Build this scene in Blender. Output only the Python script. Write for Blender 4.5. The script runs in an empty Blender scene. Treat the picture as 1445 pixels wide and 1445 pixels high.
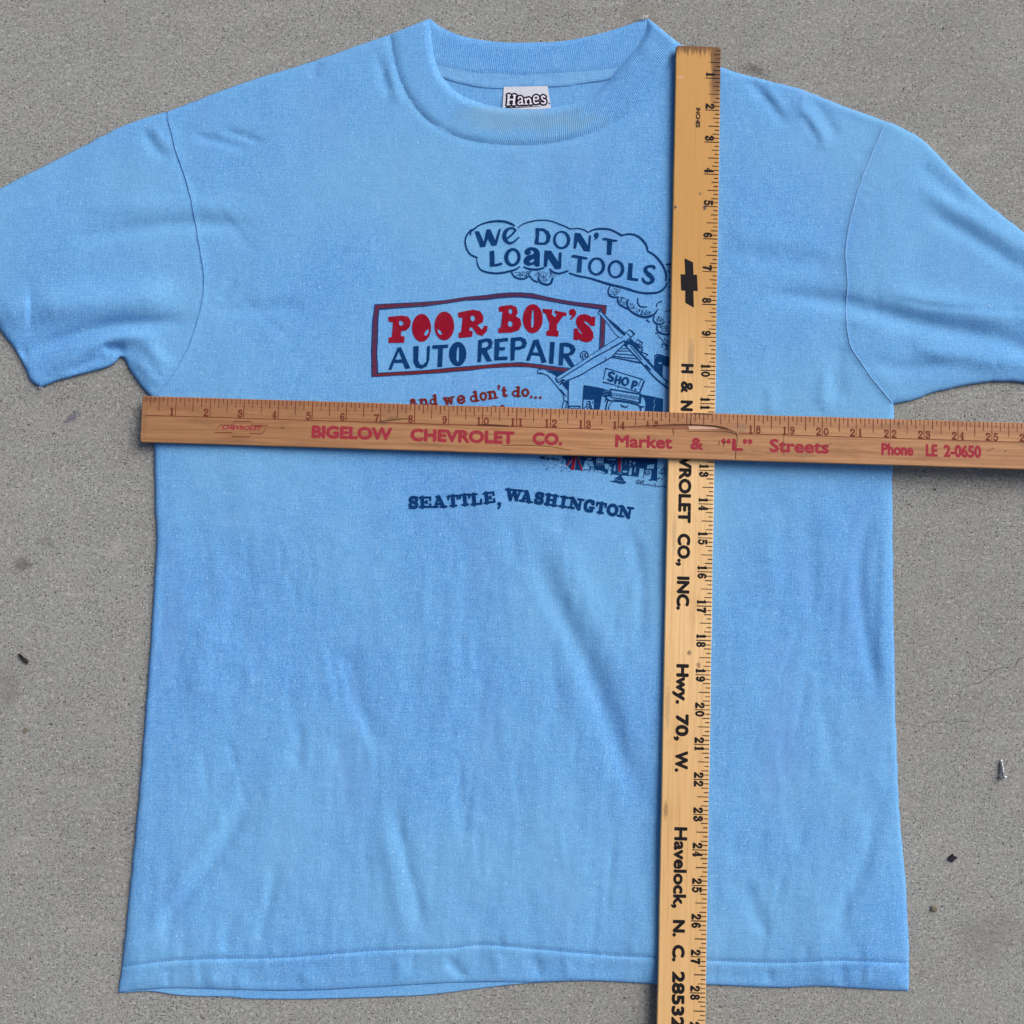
import bpy, bmesh, math, random
import numpy as np
from mathutils import Vector, Matrix
from mathutils.geometry import delaunay_2d_cdt

random.seed(7)
rng = np.random.RandomState(11)
IN = 0.0254
S = bpy.context.scene
COL = S.collection

# ------------------------------------------------------------------ camera
FPX, PITCH, ROLL, CAMD = 1445.0, -0.0709, 0.0201, 30.594 * IN
_cp, _sp, _cr, _sr = math.cos(PITCH), math.sin(PITCH), math.cos(ROLL), math.sin(ROLL)
RX = np.array([[1, 0, 0], [0, _cp, -_sp], [0, _sp, _cp]])
RY = np.array([[_cr, 0, _sr], [0, 1, 0], [-_sr, 0, _cr]])
RC = RX @ RY
cam_d = bpy.data.cameras.new('camera')
cam = bpy.data.objects.new('camera', cam_d)
COL.objects.link(cam)
S.camera = cam
cam_d.sensor_width = 36.0
cam_d.lens = 36.0 * FPX / 1445.0
cam_d.clip_start = 0.01
cam_d.clip_end = 200.0
cpos = RC.T @ np.array([0, 0, CAMD])
M4 = Matrix(RC.T.tolist()).to_4x4()
M4.translation = Vector(cpos)
cam.matrix_world = M4

# ------------------------------------------------------------------ daylight (open shade, soft light from the right)
SUN_EL, SUN_AZ = math.radians(40), math.radians(54)      # azimuth clockwise from +Y
W = bpy.data.worlds.new('World')
S.world = W
W.use_nodes = True
wn = W.node_tree.nodes
wn.clear()
sky = wn.new('ShaderNodeTexSky')
sky.sky_type = 'NISHITA'
sky.sun_disc = False
sky.sun_elevation = SUN_EL
sky.sun_rotation = SUN_AZ
sky.air_density = 0.6
sky.dust_density = 4.0
sky.ozone_density = 0.3
bg = wn.new('ShaderNodeBackground')
bg.inputs['Strength'].default_value = 0.062
wo = wn.new('ShaderNodeOutputWorld')
W.node_tree.links.new(sky.outputs[0], bg.inputs[0])
W.node_tree.links.new(bg.outputs[0], wo.inputs[0])
sd = bpy.data.lights.new('sun', 'SUN')
sd.energy = 1.5
sd.angle = math.radians(46)
sd.color = (1.0, 0.955, 0.90)
sun = bpy.data.objects.new('sun', sd)
COL.objects.link(sun)
sdir = Vector((math.sin(SUN_AZ) * math.cos(SUN_EL), math.cos(SUN_AZ) * math.cos(SUN_EL), math.sin(SUN_EL)))
sun.rotation_euler = (-sdir).to_track_quat('-Z', 'Y').to_euler()
sun.location = sdir * 3
S.view_settings.view_transform = 'Standard'
S.view_settings.look = 'None'
S.view_settings.gamma = 1.0
S.view_settings.use_curve_mapping = False
S.view_settings.exposure = 0.90


# ------------------------------------------------------------------ helpers
def P(px, py, z):
    """world points (metres) seen at photo coordinates px,py at height z"""
    px = np.asarray(px, float); py = np.asarray(py, float); z = np.asarray(z, float)
    d = np.stack([(px - 722.5) / FPX, (722.5 - py) / FPX, -np.ones_like(px)], -1) @ RC
    t = (z - cpos[2]) / d[..., 2]
    return cpos + d * t[..., None]


def vnoise(x, y, seed=0):
    tab = np.random.RandomState(seed).rand(256, 256)
    x = np.asarray(x, float) + 1000; y = np.asarray(y, float) + 1000
    xi = np.floor(x).astype(int); yi = np.floor(y).astype(int)
    fx = x - xi; fy = y - yi
    fx = fx * fx * fx * (fx * (fx * 6 - 15) + 10); fy = fy * fy * fy * (fy * (fy * 6 - 15) + 10)
    a = tab[xi % 256, yi % 256]; b = tab[(xi + 1) % 256, yi % 256]
    c = tab[xi % 256, (yi + 1) % 256]; d = tab[(xi + 1) % 256, (yi + 1) % 256]
    return (a * (1 - fx) + b * fx) * (1 - fy) + (c * (1 - fx) + d * fx) * fy - 0.5


def smooth(t):
    t = np.clip(t, 0, 1)
    return t * t * (3 - 2 * t)


def catmull(pts, step):
    pts = np.array(pts, float)
    if len(pts) < 3:
        n = max(1, int(round(np.linalg.norm(pts[-1, :2] - pts[0, :2]) / step)))
        t = np.linspace(0, 1, n + 1)[:, None]
        return pts[0] * (1 - t) + pts[-1] * t
    ext = np.vstack([2 * pts[0] - pts[1], pts, 2 * pts[-1] - pts[-2]])
    out = []
    for i in range(1, len(ext) - 2):
        p0, p1, p2, p3 = ext[i - 1], ext[i], ext[i + 1], ext[i + 2]
        n = max(1, int(round(np.linalg.norm((p2 - p1)[:2]) / step)))
        t = np.linspace(0, 1, n + 1)[:-1, None]
        # centripetal-ish: plain Catmull with reduced tangents
        m1 = (p2 - p0) * .5; m2 = (p3 - p1) * .5
        L = np.linalg.norm((p2 - p1)[:2])
        for m in (m1, m2):
            lm = np.linalg.norm(m[:2])
            if lm > 1.2 * L and lm > 0:
                m *= 1.2 * L / lm
        t2 = t * t; t3 = t2 * t
        out.append((2 * t3 - 3 * t2 + 1) * p1 + (t3 - 2 * t2 + t) * m1 + (-2 * t3 + 3 * t2) * p2 + (t3 - t2) * m2)
    out.append(pts[-1:])
    return np.vstack(out)


def dist_poly(Q, pts):
    """distance of points Q to a polyline given as dense points"""
    A = np.asarray(pts, np.float32)[:-1]; B = np.asarray(pts, np.float32)[1:]
    D = B - A; L2 = (D * D).sum(1) + 1e-9
    Q = np.asarray(Q, np.float32)
    out = np.empty(len(Q), np.float32)
    for i in range(0, len(Q), 4000):
        q = Q[i:i + 4000, None, :]
        t = np.clip(((q - A) * D).sum(2) / L2, 0, 1)
        e = q - (A + t[..., None] * D)
        out[i:i + 4000] = np.sqrt((e * e).sum(2).min(1))
    return out.astype(float)


def inside(Q, poly):
    Q = np.asarray(Q, float); poly = np.asarray(poly, float)
    x0, y0 = poly[:, 0], poly[:, 1]; x1, y1 = np.roll(x0, -1), np.roll(y0, -1)
    out = np.zeros(len(Q), bool)
    for i in range(0, len(Q), 4000):
        q = Q[i:i + 4000]
        c = (y0 > q[:, 1:2]) != (y1 > q[:, 1:2])
        xs = (x1 - x0) * (q[:, 1:2] - y0) / (y1 - y0 + 1e-12) + x0
        out[i:i + 4000] = (np.sum(c & (q[:, 0:1] < xs), 1) % 2) == 1
    return out


def ccw(p):
    p = np.asarray(p, float)
    a = np.sum(p[:, 0] * np.roll(p[:, 1], -1) - np.roll(p[:, 0], -1) * p[:, 1])
    return p if a > 0 else p[::-1]


def new_obj(name, verts, faces, mat, parent=None, smoothed=True, local=False):
    me = bpy.data.meshes.new(name)
    verts = np.asarray(verts, float)
    if parent is not None and not local:
        verts = verts - np.array(parent.location)
    me.from_pydata([tuple(v) for v in verts], [], [tuple(int(i) for i in f) for f in faces])
    if smoothed:
        me.polygons.foreach_set('use_smooth', [True] * len(me.polygons))
    for m in (mat if isinstance(mat, (list, tuple)) else [mat]):
        me.materials.append(m)
    me.update()
    o = bpy.data.objects.new(name, me)
    COL.objects.link(o)
    if parent is not None:
        o.parent = parent
    return o


def empty(name, loc, label, cat, group=None):
    o = bpy.data.objects.new(name, None)
    o.location = loc
    o.empty_display_size = 0.02
    COL.objects.link(o)
    tag(o, label, cat, group)
    return o


def tag(o, label, cat, group=None):
    o['label'] = label
    o['category'] = cat
    if group:
        o['group'] = group


def triangulate(outline, extra):
    """2-D triangulation of a closed outline with extra interior points -> verts, faces (ccw in x-right,y-up of the photo axes)"""
    n = len(outline)
    pts = [Vector((float(a), float(-b))) for a, b in outline] + [Vector((float(a), float(-b))) for a, b in extra]
    edges = [(i, (i + 1) % n) for i in range(n)]
    v, e, f, ov, oe, of = delaunay_2d_cdt(pts, edges, [], 1, 1e-4, True)
    V = np.array([(p[0], -p[1]) for p in v])
    F = np.array([tuple(t) for t in f])
    F = F[inside(V[F].mean(1), outline)]
    return V, [tuple(t) for t in F]


# ------------------------------------------------------------------ node materials
class Mat:
    def __init__(self, name, rough=0.8):
        self.m = bpy.data.materials.new(name)
        self.m.use_nodes = True
        self.nt = self.m.node_tree
        self.bsdf = self.nt.nodes['Principled BSDF']
        self.bsdf.inputs['Roughness'].default_value = rough
        self.bsdf.inputs['Specular IOR Level'].default_value = 0.25
        self.tc = self.nt.nodes.new('ShaderNodeTexCoord')
        self.co = self.tc.outputs['Object']

    def link(self, a, b):
        self.nt.links.new(a, b)

    def mapped(self, scale, loc=(0, 0, 0), rot=(0, 0, 0)):
        n = self.nt.nodes.new('ShaderNodeMapping')
        n.inputs['Scale'].default_value = scale
        n.inputs['Location'].default_value = loc
        n.inputs['Rotation'].default_value = rot
        self.link(self.co, n.inputs[0])
        return n.outputs[0]

    def noise(self, scale=(1, 1, 1), detail=2, rough=0.5, loc=(0, 0, 0), rot=(0, 0, 0), dist=0):
        if not isinstance(scale, tuple):
            scale = (scale,) * 3
        n = self.nt.nodes.new('ShaderNodeTexNoise')
        n.inputs['Scale'].default_value = 1
        n.inputs['Detail'].default_value = detail
        n.inputs['Roughness'].default_value = rough
        n.inputs['Distortion'].default_value = dist
        self.link(self.mapped(scale, loc, rot), n.inputs['Vector'])
        return n.outputs['Fac']

    def voro(self, scale, loc=(0, 0, 0)):
        n = self.nt.nodes.new('ShaderNodeTexVoronoi')
        n.voronoi_dimensions = '2D'
        n.inputs['Scale'].default_value = 1
        if not isinstance(scale, tuple):
            scale = (scale,) * 3
        self.link(self.mapped(scale, loc), n.inputs['Vector'])
        return n.outputs['Distance'], n.outputs['Color']

    def rng(self, v, a, b, c=0.0, d=1.0, sm=True):
        n = self.nt.nodes.new('ShaderNodeMapRange')
        if sm:
            n.interpolation_type = 'SMOOTHSTEP'
        self.link(v, n.inputs[0])
        for i, q in zip((1, 2, 3, 4), (a, b, c, d)):
            n.inputs[i].default_value = q
        return n.outputs[0]

    def math(self, op, a, b=None, c=None):
        n = self.nt.nodes.new('ShaderNodeMath')
        n.operation = op
        for i, q in enumerate((a, b, c)):
            if q is None:
                continue
            if isinstance(q, (int, float)):
                n.inputs[i].default_value = q
            else:
                self.link(q, n.inputs[i])
        return n.outputs[0]

    def mix(self, fac, a, b, blend='MIX'):
        n = self.nt.nodes.new('ShaderNodeMix')
        n.data_type = 'RGBA'
        n.blend_type = blend
        for s, q in ((n.inputs[0], fac), (n.inputs[6], a), (n.inputs[7], b)):
            if isinstance(q, (int, float)):
                s.default_value = q
            elif isinstance(q, tuple):
                s.default_value = (*q, 1.0)
            else:
                self.link(q, s)
        return n.outputs[2]

    def xyz(self):
        n = self.nt.nodes.new('ShaderNodeSeparateXYZ')
        self.link(self.co, n.inputs[0])
        return n.outputs[0], n.outputs[1], n.outputs[2]

    def chan(self, col):
        n = self.nt.nodes.new('ShaderNodeSeparateColor')
        self.link(col, n.inputs[0])
        return n.outputs[0]

    def spot(self, x, y, rx, ry, rot=0, wob=0.5, seed=0.0):
        """soft irregular blot centred at x,y (object coords, metres)"""
        n = self.nt.nodes.new('ShaderNodeVectorMath')
        n.operation = 'SUBTRACT'
        self.link(self.co, n.inputs[0])
        n.inputs[1].default_value = (x, y, 0)
        m = self.nt.nodes.new('ShaderNodeMapping')
        m.vector_type = 'TEXTURE'
        m.inputs['Rotation'].default_value = (0, 0, rot)
        m.inputs['Scale'].default_value = (rx, ry, 1)
        self.link(n.outputs[0], m.inputs[0])
        l = self.nt.nodes.new('ShaderNodeVectorMath')
        l.operation = 'LENGTH'
        self.link(m.outputs[0], l.inputs[0])
        w = self.noise(1.1 / min(rx, ry), 4, .6, (seed, seed, 0))
        d = self.math('ADD', l.outputs['Value'], self.math('MULTIPLY', self.math('SUBTRACT', w, .5), wob * 3))
        return self.rng(d, 1.0, 0.35)

    def out(self, col, bump=None, strength=0.3, dist=0.001):
        if isinstance(col, tuple):
            self.bsdf.inputs['Base Color'].default_value = (*col, 1)
        else:
            self.link(col, self.bsdf.inputs['Base Color'])
        if bump is not None:
            b = self.nt.nodes.new('ShaderNodeBump')
            b.inputs['Strength'].default_value = strength
            b.inputs['Distance'].default_value = dist
            self.link(bump, b.inputs['Height'])
            self.link(b.outputs[0], self.bsdf.inputs['Normal'])
        return self.m


def lin(r, g, b):
    f = lambda c: (c / 255 / 12.92) if c / 255 <= .04045 else ((c / 255 + .055) / 1.055) ** 2.4
    return (f(r), f(g), f(b))


BLUE = (0.118, 0.352, 0.735)
BLUE_D = (0.070, 0.256, 0.605)
BLUE_L = (0.225, 0.485, 0.790)
BLUE_P = (0.150, 0.305, 0.650)


def fabric(name, tint=None, purple=0.42, rib=False):
    m = Mat(name, .95)
    ha = m.noise((260, 2100, 1), 3, .6)
    va = m.noise((1700, 230, 1), 3, .6, (3, 7, 0))
    thr = m.math('ADD', m.math('MULTIPLY', ha, .5), m.math('MULTIPLY', va, .5))
    c = m.mix(m.rng(thr, .42, .58), BLUE_D, BLUE)
    sl = m.math('ADD', m.math('MULTIPLY', m.noise((45, 1000, 1), 3, .65, (6, 1, 0)), .5), m.math('MULTIPLY', m.noise((900, 60, 1), 3, .65, (2, 8, 0)), .5))
    c = m.mix(m.math('MULTIPLY', m.rng(sl, .50, .60), .40), c, BLUE_L)
    c = m.mix(m.math('MULTIPLY', m.rng(sl, .49, .40), .42), c, BLUE_D)
    fl = m.noise((900, 1100, 1), 3, .7, (11, 2, 0))
    c = m.mix(m.math('MULTIPLY', m.rng(fl, .50, .64), .8), c, BLUE_L)
    fl2 = m.noise((1500, 700, 1), 2, .6, (1, 22, 0))
    c = m.mix(m.math('MULTIPLY', m.rng(fl2, .59, .70), .8), c, (0.34, 0.62, 0.92))
    big = m.noise((22, 5, 1), 4, .6, (4, 4, 0))
    c = m.mix(m.math('MULTIPLY', m.rng(big, .53, .72), purple), c, BLUE_P)
    fad = m.noise((5, 6, 1), 2, .5, (14, 9, 0))
    c = m.mix(m.math('MULTIPLY', m.rng(fad, .34, .74), .42), c, (0.205, 0.480, 0.700))
    pil = m.noise((420, 420, 1), 2, .5, (31, 2, 0))
    c = m.mix(m.math('MULTIPLY', m.rng(pil, .66, .74), .6), c, (0.42, 0.62, 0.82))
    pat = m.noise((60, 48, 1), 4, .7, (17, 5, 0))
    c = m.mix(m.math('MULTIPLY', m.rng(pat, .44, .74), .16), c, BLUE_L)
    if tint:
        c = m.mix(tint[0], c, tint[1])
    m.bsdf.inputs['Sheen Weight'].default_value = 0.03
    m.bsdf.inputs['Specular IOR Level'].default_value = .1
    m.bsdf.inputs['Sheen Roughness'].default_value = 0.6
    return m, c, thr


_m, _c, _t = fabric('faded blue cotton')
FAB = _m.out(_c, _t, .55, .0006)
_m, _c, _t = fabric('ribbed blue cotton', None, .3)
x_, y_, z_ = _m.xyz()
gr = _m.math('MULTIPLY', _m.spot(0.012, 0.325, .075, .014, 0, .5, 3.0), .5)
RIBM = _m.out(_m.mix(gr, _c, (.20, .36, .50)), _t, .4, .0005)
_m, _c, _t = fabric('pale neck tape cotton', (.20, (0.28, 0.52, 0.76)), .1)
TAPE = _m.out(_c, _t, .5, .0006)
_m, _c, _t = fabric('blue sewing thread', (.65, (0.035, 0.13, 0.34)), .1)
THREAD = _m.out(_c)


_m, _c, _t = fabric('painted lit edge seam cotton', (.5, (0.36, 0.58, 0.82)), .1)
SEAM_LIT = _m.out(_c)  # paler colour paints the lit edge of the right sleeve seam


def ink(name, base, fleck):
    m = Mat(name, .9)
    m.bsdf.inputs['Specular IOR Level'].default_value = .04
    a = m.noise((260, 1900, 1), 3, .6)
    b = m.noise((1600, 240, 1), 3, .6, (3, 7, 0))
    t = m.math('ADD', m.math('MULTIPLY', a, .5), m.math('MULTIPLY', b, .5))
    f = m.noise(1200, 3, .7, (5, 1, 0))
    c = m.mix(m.rng(t, .38, .62), tuple(v * .8 for v in base), tuple(v * 1.2 for v in base))
    c = m.mix(m.math('MULTIPLY', m.rng(f, .54, .70), .42), c, fleck)
    f2 = m.noise((40, 36, 1), 4, .7, (8, 12, 0))
    c = m.mix(m.math('MULTIPLY', m.rng(f2, .50, .70), .25), c, fleck)
    return m.out(c, t, .4, .0005)


NAVY = ink('navy screen print ink', (0.0036, 0.038, 0.145), (0.018, 0.11, 0.31))
RED = ink('red screen print ink', (0.25, 0.006, 0.022), (0.22, 0.06, 0.11))
MAROON = ink('dark red screen print ink', (0.15, 0.020, 0.016), (0.12, 0.05, 0.06))

# concrete
g = Mat('broom finished concrete', .9)
fine = g.noise(620, 4, .75)
mid = g.noise(95, 4, .6, (3, 1, 0))
lar = g.noise(5, 4, .55, (8, 2, 0))
CB = 0.335
c = g.mix(g.rng(fine, .36, .64), (CB * .66, CB * .695, CB * .675), (CB * 1.13, CB * 1.18, CB * 1.14))
c = g.mix(g.math('MULTIPLY', g.rng(mid, .36, .64), .26), c, (CB * .74, CB * .72, CB * .68))
c = g.mix(g.math('MULTIPLY', g.rng(lar, .38, .66), .42), c, (CB * .71, CB * .71, CB * .66))
tnt = g.noise(22, 3, .6, (12, 4, 0))
c = g.mix(g.math('MULTIPLY', g.rng(tnt, .50, .66), .30), c, (CB * .98, CB * .90, CB * .80))
br = g.noise((7, 38, 1), 4, .65, (1, 14, 0), (0, 0, .5))
c = g.mix(g.math('MULTIPLY', g.rng(br, .53, .70), .28), c, (CB * 1.22, CB * 1.22, CB * 1.18))
cl = g.noise(330, 3, .6, (4, 21, 0))
c = g.mix(g.math('MULTIPLY', g.rng(cl, .54, .68), .55), c, (CB * .52, CB * .54, CB * .52))
c = g.mix(g.math('MULTIPLY', g.rng(cl, .46, .34), .50), c, (CB * 1.42, CB * 1.42, CB * 1.36))
gn = g.noise(60, 3, .6, (22, 4, 0))
c = g.mix(g.math('MULTIPLY', g.rng(gn, .50, .64), .30), c, (CB * .80, CB * .90, CB * .84))
n1 = g.noise(800, 2, .5, (5, 5, 0))
den = g.noise(40, 3, .6, (1, 6, 0))
pit = g.rng(g.math('ADD', n1, g.math('MULTIPLY', g.math('SUBTRACT', den, .5), .14)), .435, .345)
c = g.mix(g.math('MULTIPLY', pit, .76), c, (.050, .048, .046))
n3 = g.noise(420, 2, .5, (9, 3, 0))
pit2 = g.rng(n3, .345, .285)
c = g.mix(g.math('MULTIPLY', pit2, .9), c, (.035, .033, .032))
n4 = g.noise(210, 2, .5, (19, 3, 0))
pit3 = g.rng(n4, .265, .228)
c = g.mix(g.math('MULTIPLY', pit3, .85), c, (.04, .038, .036))
n2 = g.noise(560, 2, .5, (2, 15, 0))
wh = g.rng(n2, .645, .72)
c = g.mix(g.math('MULTIPLY', wh, .75), c, (.66, .65, .63))


def gspot(px, py, rx, ry, rot, wob, col, s, seed):
    global c
    w = P(px, py, 0)
    k = 0.000535
    c = g.mix(g.math('MULTIPLY', g.spot(w[0], w[1], rx * k, ry * k, rot, wob, seed), s), c, col)


gspot(101, 589, 17, 7, .7, .45, (.11, .11, .16), .7, 1)
gspot(165, 775, 24, 14, .5, .7, (.46, .45, .44), .30, 2)
gspot(32, 797, 16, 13, 0, .5, (.10, .095, .09), .55, 3)
gspot(66, 766, 14, 10, 0, .5, (.12, .115, .11), .35, 4)
gspot(35, 1031, 6, 5, 0, .4, (.13, .09, .05), .7, 5)
gspot(10, 975, 24, 40, 0, .6, (.14, .13, .125), .35, 6)
gspot(1319, 691, 3.2, 3.0, 0, .2, (.04, .04, .04), .9, 7)
gspot(1062, 98, 30, 10, -.3, .9, (.06, .055, .05), .5, 8)
gspot(1375, 215, 34, 16, .4, .8, (.44, .43, .42), .22, 9)
gspot(905, 20, 40, 26, 0, .7, (.17, .15, .13), .3, 10)
gspot(1390, 1330, 60, 50, 0, .7, (.20, .19, .175), .4, 12)
bmp = g.math('SUBTRACT', g.math('ADD', fine, g.math('MULTIPLY', mid, .4)), g.math('MULTIPLY', g.math('ADD', pit, pit2), .9))
CONC = g.out(c, bmp, .55, .0012)
CRACK = Mat('crack dirt', 1.0).out((.115, .11, .10))


# wood
def wood(name, light, dark, pore, extra=None, gloss=.5):
    m = Mat(name, gloss)
    m.bsdf.inputs['Specular IOR Level'].default_value = .3
    g1 = m.noise((14, 420, 60), 4, .6, (0, 0, 0), (0, 0, .004), .4)
    g2 = m.noise((40, 1500, 200), 3, .7, (3, 3, 0))
    g3 = m.noise((22, 60, 20), 4, .6, (9, 1, 0))
    c = m.mix(m.rng(g1, .34, .68), light, dark)
    c = m.mix(m.math('MULTIPLY', m.rng(g2, .58, .74), .6), c, pore)
    c = m.mix(m.math('MULTIPLY', m.rng(g3, .54, .74), .35), c, pore)
    if extra:
        c = extra(m, c)
    return m.out(c, m.math('ADD', g1, g2), .15, .0004)


def wear_v(m, c):
    x, y, z = m.xyz()
    # yellowed varnish towards the first foot
    n = m.noise((6, 30, 1), 2, .5, (2, 2, 0))
    o = m.rng(m.math('ADD', x, m.math('MULTIPLY', n, .10)), .40, .20)
    c = m.mix(m.math('MULTIPLY', o, .85), c, (.50, .245, .048))
    lo_ = m.rng(m.math('ADD', x, m.math('MULTIPLY', n, .12)), .50, .66)
    c = m.mix(m.math('MULTIPLY', lo_, .55), c, (.62, .36, .14))
    gw = m.noise((9, 900, 60), 4, .7, (4, 9, 0))
    c = m.mix(m.math('MULTIPLY', m.rng(gw, .53, .70), .5), c, (.40, .22, .08))
    # brown stain at the end and on the tick edge
    br = m.noise((60, 700, 1), 3, .6, (1, 5, 0))
    e = m.rng(m.math('ADD', x, m.math('MULTIPLY', m.math('SUBTRACT', br, .5), .022)), .0085, .0015)
    e2 = m.math('MULTIPLY', m.rng(m.math('ADD', x, m.math('MULTIPLY', m.math('SUBTRACT', br, .5), .03)), .062, .024),
                m.rng(m.math('ADD', y, m.math('MULTIPLY', m.math('SUBTRACT', br, .5), .008)), -.0088, -.0060))
    c = m.mix(m.math('MULTIPLY', m.math('MAXIMUM', e, e2), .88), c, (.115, .045, .014))
    for (sx, sy, r1, r2, s, col) in ((4.62, .57, .07, .07, .6, (.10, .07, .05)), (5.05, .42, .12, .08, .9, (.05, .05, .06)),
                                     (5.06, 1.31, .08, .06, .9, (.05, .05, .06)), (18.37, .65, .10, .085, .8, (.12, .08, .05)),
                                     (18.72, .37, .11, .09, .7, (.17, .11, .06)), (9.6, .75, .7, .12, .55, (.30, .20, .11)),
                                     (14.9, 1.15, .8, .09, .4, (.33, .23, .13)), (1.0, 1.22, .035, .15, .8, (.62, .42, .36)),
                                     (22.9, 1.25, .35, .09, .6, (.18, .11, .06)), (19.9, 1.25, .9, .1, .4, (.3, .19, .10))):
        c = m.mix(m.math('MULTIPLY', m.spot(sx * IN, -sy * IN, r1 * IN, r2 * IN, 0, .45, sx), s), c, col)
    return c


def wear_and_shade_h(m, c):
    x, y, z = m.xyz()
    d = m.noise((30, 90, 1), 5, .65, (7, 2, 0))
    c = m.mix(m.math('MULTIPLY', m.rng(d, .52, .72), .45), c, (.20, .115, .06))
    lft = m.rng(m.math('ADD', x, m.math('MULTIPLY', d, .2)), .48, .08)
    c = m.mix(m.math('MULTIPLY', lft, .32), c, (.16, .080, .040))  # left end: grime plus the dimmer light there, painted into the wood colour
    top = m.rng(y, -.013, -.004)
    c = m.mix(m.math('MULTIPLY', top, .22), c, (.33, .145, .085))
    for (sx, sy, r1, r2, s, col) in ((7.4, .45, .35, .07, .5, (.10, .07, .045)), (10.6, .57, .5, .04, .7, (.10, .06, .04)),
                                     (7.1, .6, .2, .06, .45, (.12, .08, .05)), (17.6, .42, .3, .16, .5, (.22, .15, .10)),
                                     (22.25, .14, .08, .06, .7, (.10, .06, .04)), (25.4, .86, .05, .03, .9, (.05, .03, .02)),
                                     (.2, .1, .5, .12, .55, (.16, .08, .035)), (.12, .7, .1, .6, .4, (.2, .11, .05)),
                                     (8.4, 1.2, .8, .1, .4, (.17, .10, .055)), (3.0, 1.28, 1.4, .05, .4, (.16, .09, .05))):
        c = m.mix(m.math('MULTIPLY', m.spot(sx * IN, -sy * IN, r1 * IN, r2 * IN, 0, .6, sx), s), c, col)
    return c


WOOD_V = wood('pale varnished maple', (.82, .555, .275), (.72, .46, .205), (.50, .285, .11), wear_v)
WOOD_H = wood('worn brown hardwood', (.47, .245, .112), (.34, .158, .070), (.18, .078, .036), wear_and_shade_h, .55)
WOOD_RAW = wood('bare splintered wood', (.36, .165, .085), (.25, .105, .052), (.15, .06, .03), None, .8)
WOOD_PALE = wood('pale bare wood', (.66, .46, .36), (.54, .34, .25), (.25, .14, .09), None, .8)


def paint(name, base, through, amt):
    m = Mat(name, .7)
    m.bsdf.inputs['Specular IOR Level'].default_value = .1
    n = m.noise((300, 900, 1), 4, .7, (6, 2, 0))
    return m.out(m.mix(m.math('MULTIPLY', m.rng(n, .50, .72), amt), base, through))


BLACKP = paint('worn black print', (.011, .011, .014), (.12, .075, .04), .25)
REDP = paint('worn red print', (.315, .030, .050), (.36, .15, .09), .45)
BROWNP = paint('dark red brown print', (.16, .030, .022), (.28, .11, .06), .55)
DARKCRACK = paint('dark crack', (.075, .034, .020), (.17, .08, .04), .6)

# ------------------------------------------------------------------ ground
gs = 3.0
ground = new_obj('ground', [(-gs, -gs, 0), (gs, -gs, 0), (gs, gs, 0), (-gs, gs, 0)], [(0, 1, 2, 3)], CONC, None, False)
ground['kind'] = 'structure'

# ------------------------------------------------------------------ the shirt: outlines traced in photo coordinates
LSH = [(550.4, 48.4), (500, 66), (436, 88), (346, 116), (270, 144.6), (234.6, 157.8)]
LSLEEVE_TOP = [(234.6, 157.8), (207.6, 165.4), (166, 180.6), (104, 213), (52, 239), (0, 266), (-75, 306)]
LSLEEVE_HEM = [(-75, 306), (-52, 372), (0, 465), (20, 492), (36.5, 522), (43, 537), (57, 547)]
LSLEEVE_UND = [(57, 547), (83, 537), (116, 528), (149.5, 519), (163, 511.5), (170, 504.5), (176, 507), (181, 518), (193, 536), (209, 556), (216, 566)]
LSIDE = [(216, 566), (217, 624), (218.6, 713), (221, 765), (218, 817), (212.5, 903), (205, 1001), (197, 1111), (187, 1215), (174.5, 1338), (166.6, 1401)]
BOT_F = [(166.6, 1401), (205, 1397), (240, 1395), (300, 1396), (360, 1398), (430, 1398), (520, 1394), (620, 1388), (690, 1386), (748, 1386.5), (834, 1384.5),
         (924.6, 1388.6), (998, 1390), (1103, 1394), (1155.6, 1392), (1243, 1397), (1282, 1398.5)]
BOT_B = [(166.8, 1402), (209.6, 1399), (258, 1405), (324, 1407), (351, 1409.5), (427.6, 1410), (476, 1409), (538, 1407), (590, 1405), (630, 1401), (676, 1395),
         (746, 1387.6), (834, 1384), (924.6, 1388), (998, 1389.5), (1103, 1393.5), (1155.6, 1391.5), (1243, 1396.5), (1281, 1398)]
RSIDE = [(1282, 1398.5), (1283, 1355), (1278.4, 1250), (1270, 1154), (1266, 1069.5), (1263.4, 997), (1261.5, 900), (1260, 780), (1259.6, 660), (1262, 590), (1261, 571)]
RSLEEVE_UND = [(1261, 571), (1287.6, 565), (1322, 553), (1374, 542), (1409, 538.7), (1445, 540), (1456, 543)]
RSLEEVE_HEM = [(1456, 543), (1500, 470), (1552, 414)]
RSLEEVE_TOP = [(1552, 414), (1445, 328), (1384.5, 280), (1336, 231.5), (1301.5, 197), (1267, 177), (1249.6, 171)]
RSH = [(1249.6, 171), (1242.6, 168.5), (1201, 153.6), (1149, 133), (1121.5, 123.5), (1080, 113), (1018.6, 95), (966, 66), (956.6, 60)]
LSEAM = [(234.6, 157.8), (249, 213), (265.7, 263), (274, 302.6), (284, 359), (288, 395.6), (285, 429), (272, 475), (259, 505), (238, 538), (216, 566)]
RSEAM = [(1249.6, 171), (1232, 214), (1213, 262.6), (1199, 314.5), (1193.5, 359.5), (1196, 401), (1194, 446), (1199, 484), (1215, 512), (1236, 541), (1261, 571)]
C_OUT = [(550.4, 48.4), (558, 89), (570, 124), (593, 159), (628, 186), (674, 200), (717, 204), (763.6, 203.5), (810, 195), (856.6, 178), (895, 153), (926, 118),
         (946, 87), (956.6, 60)]
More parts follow.
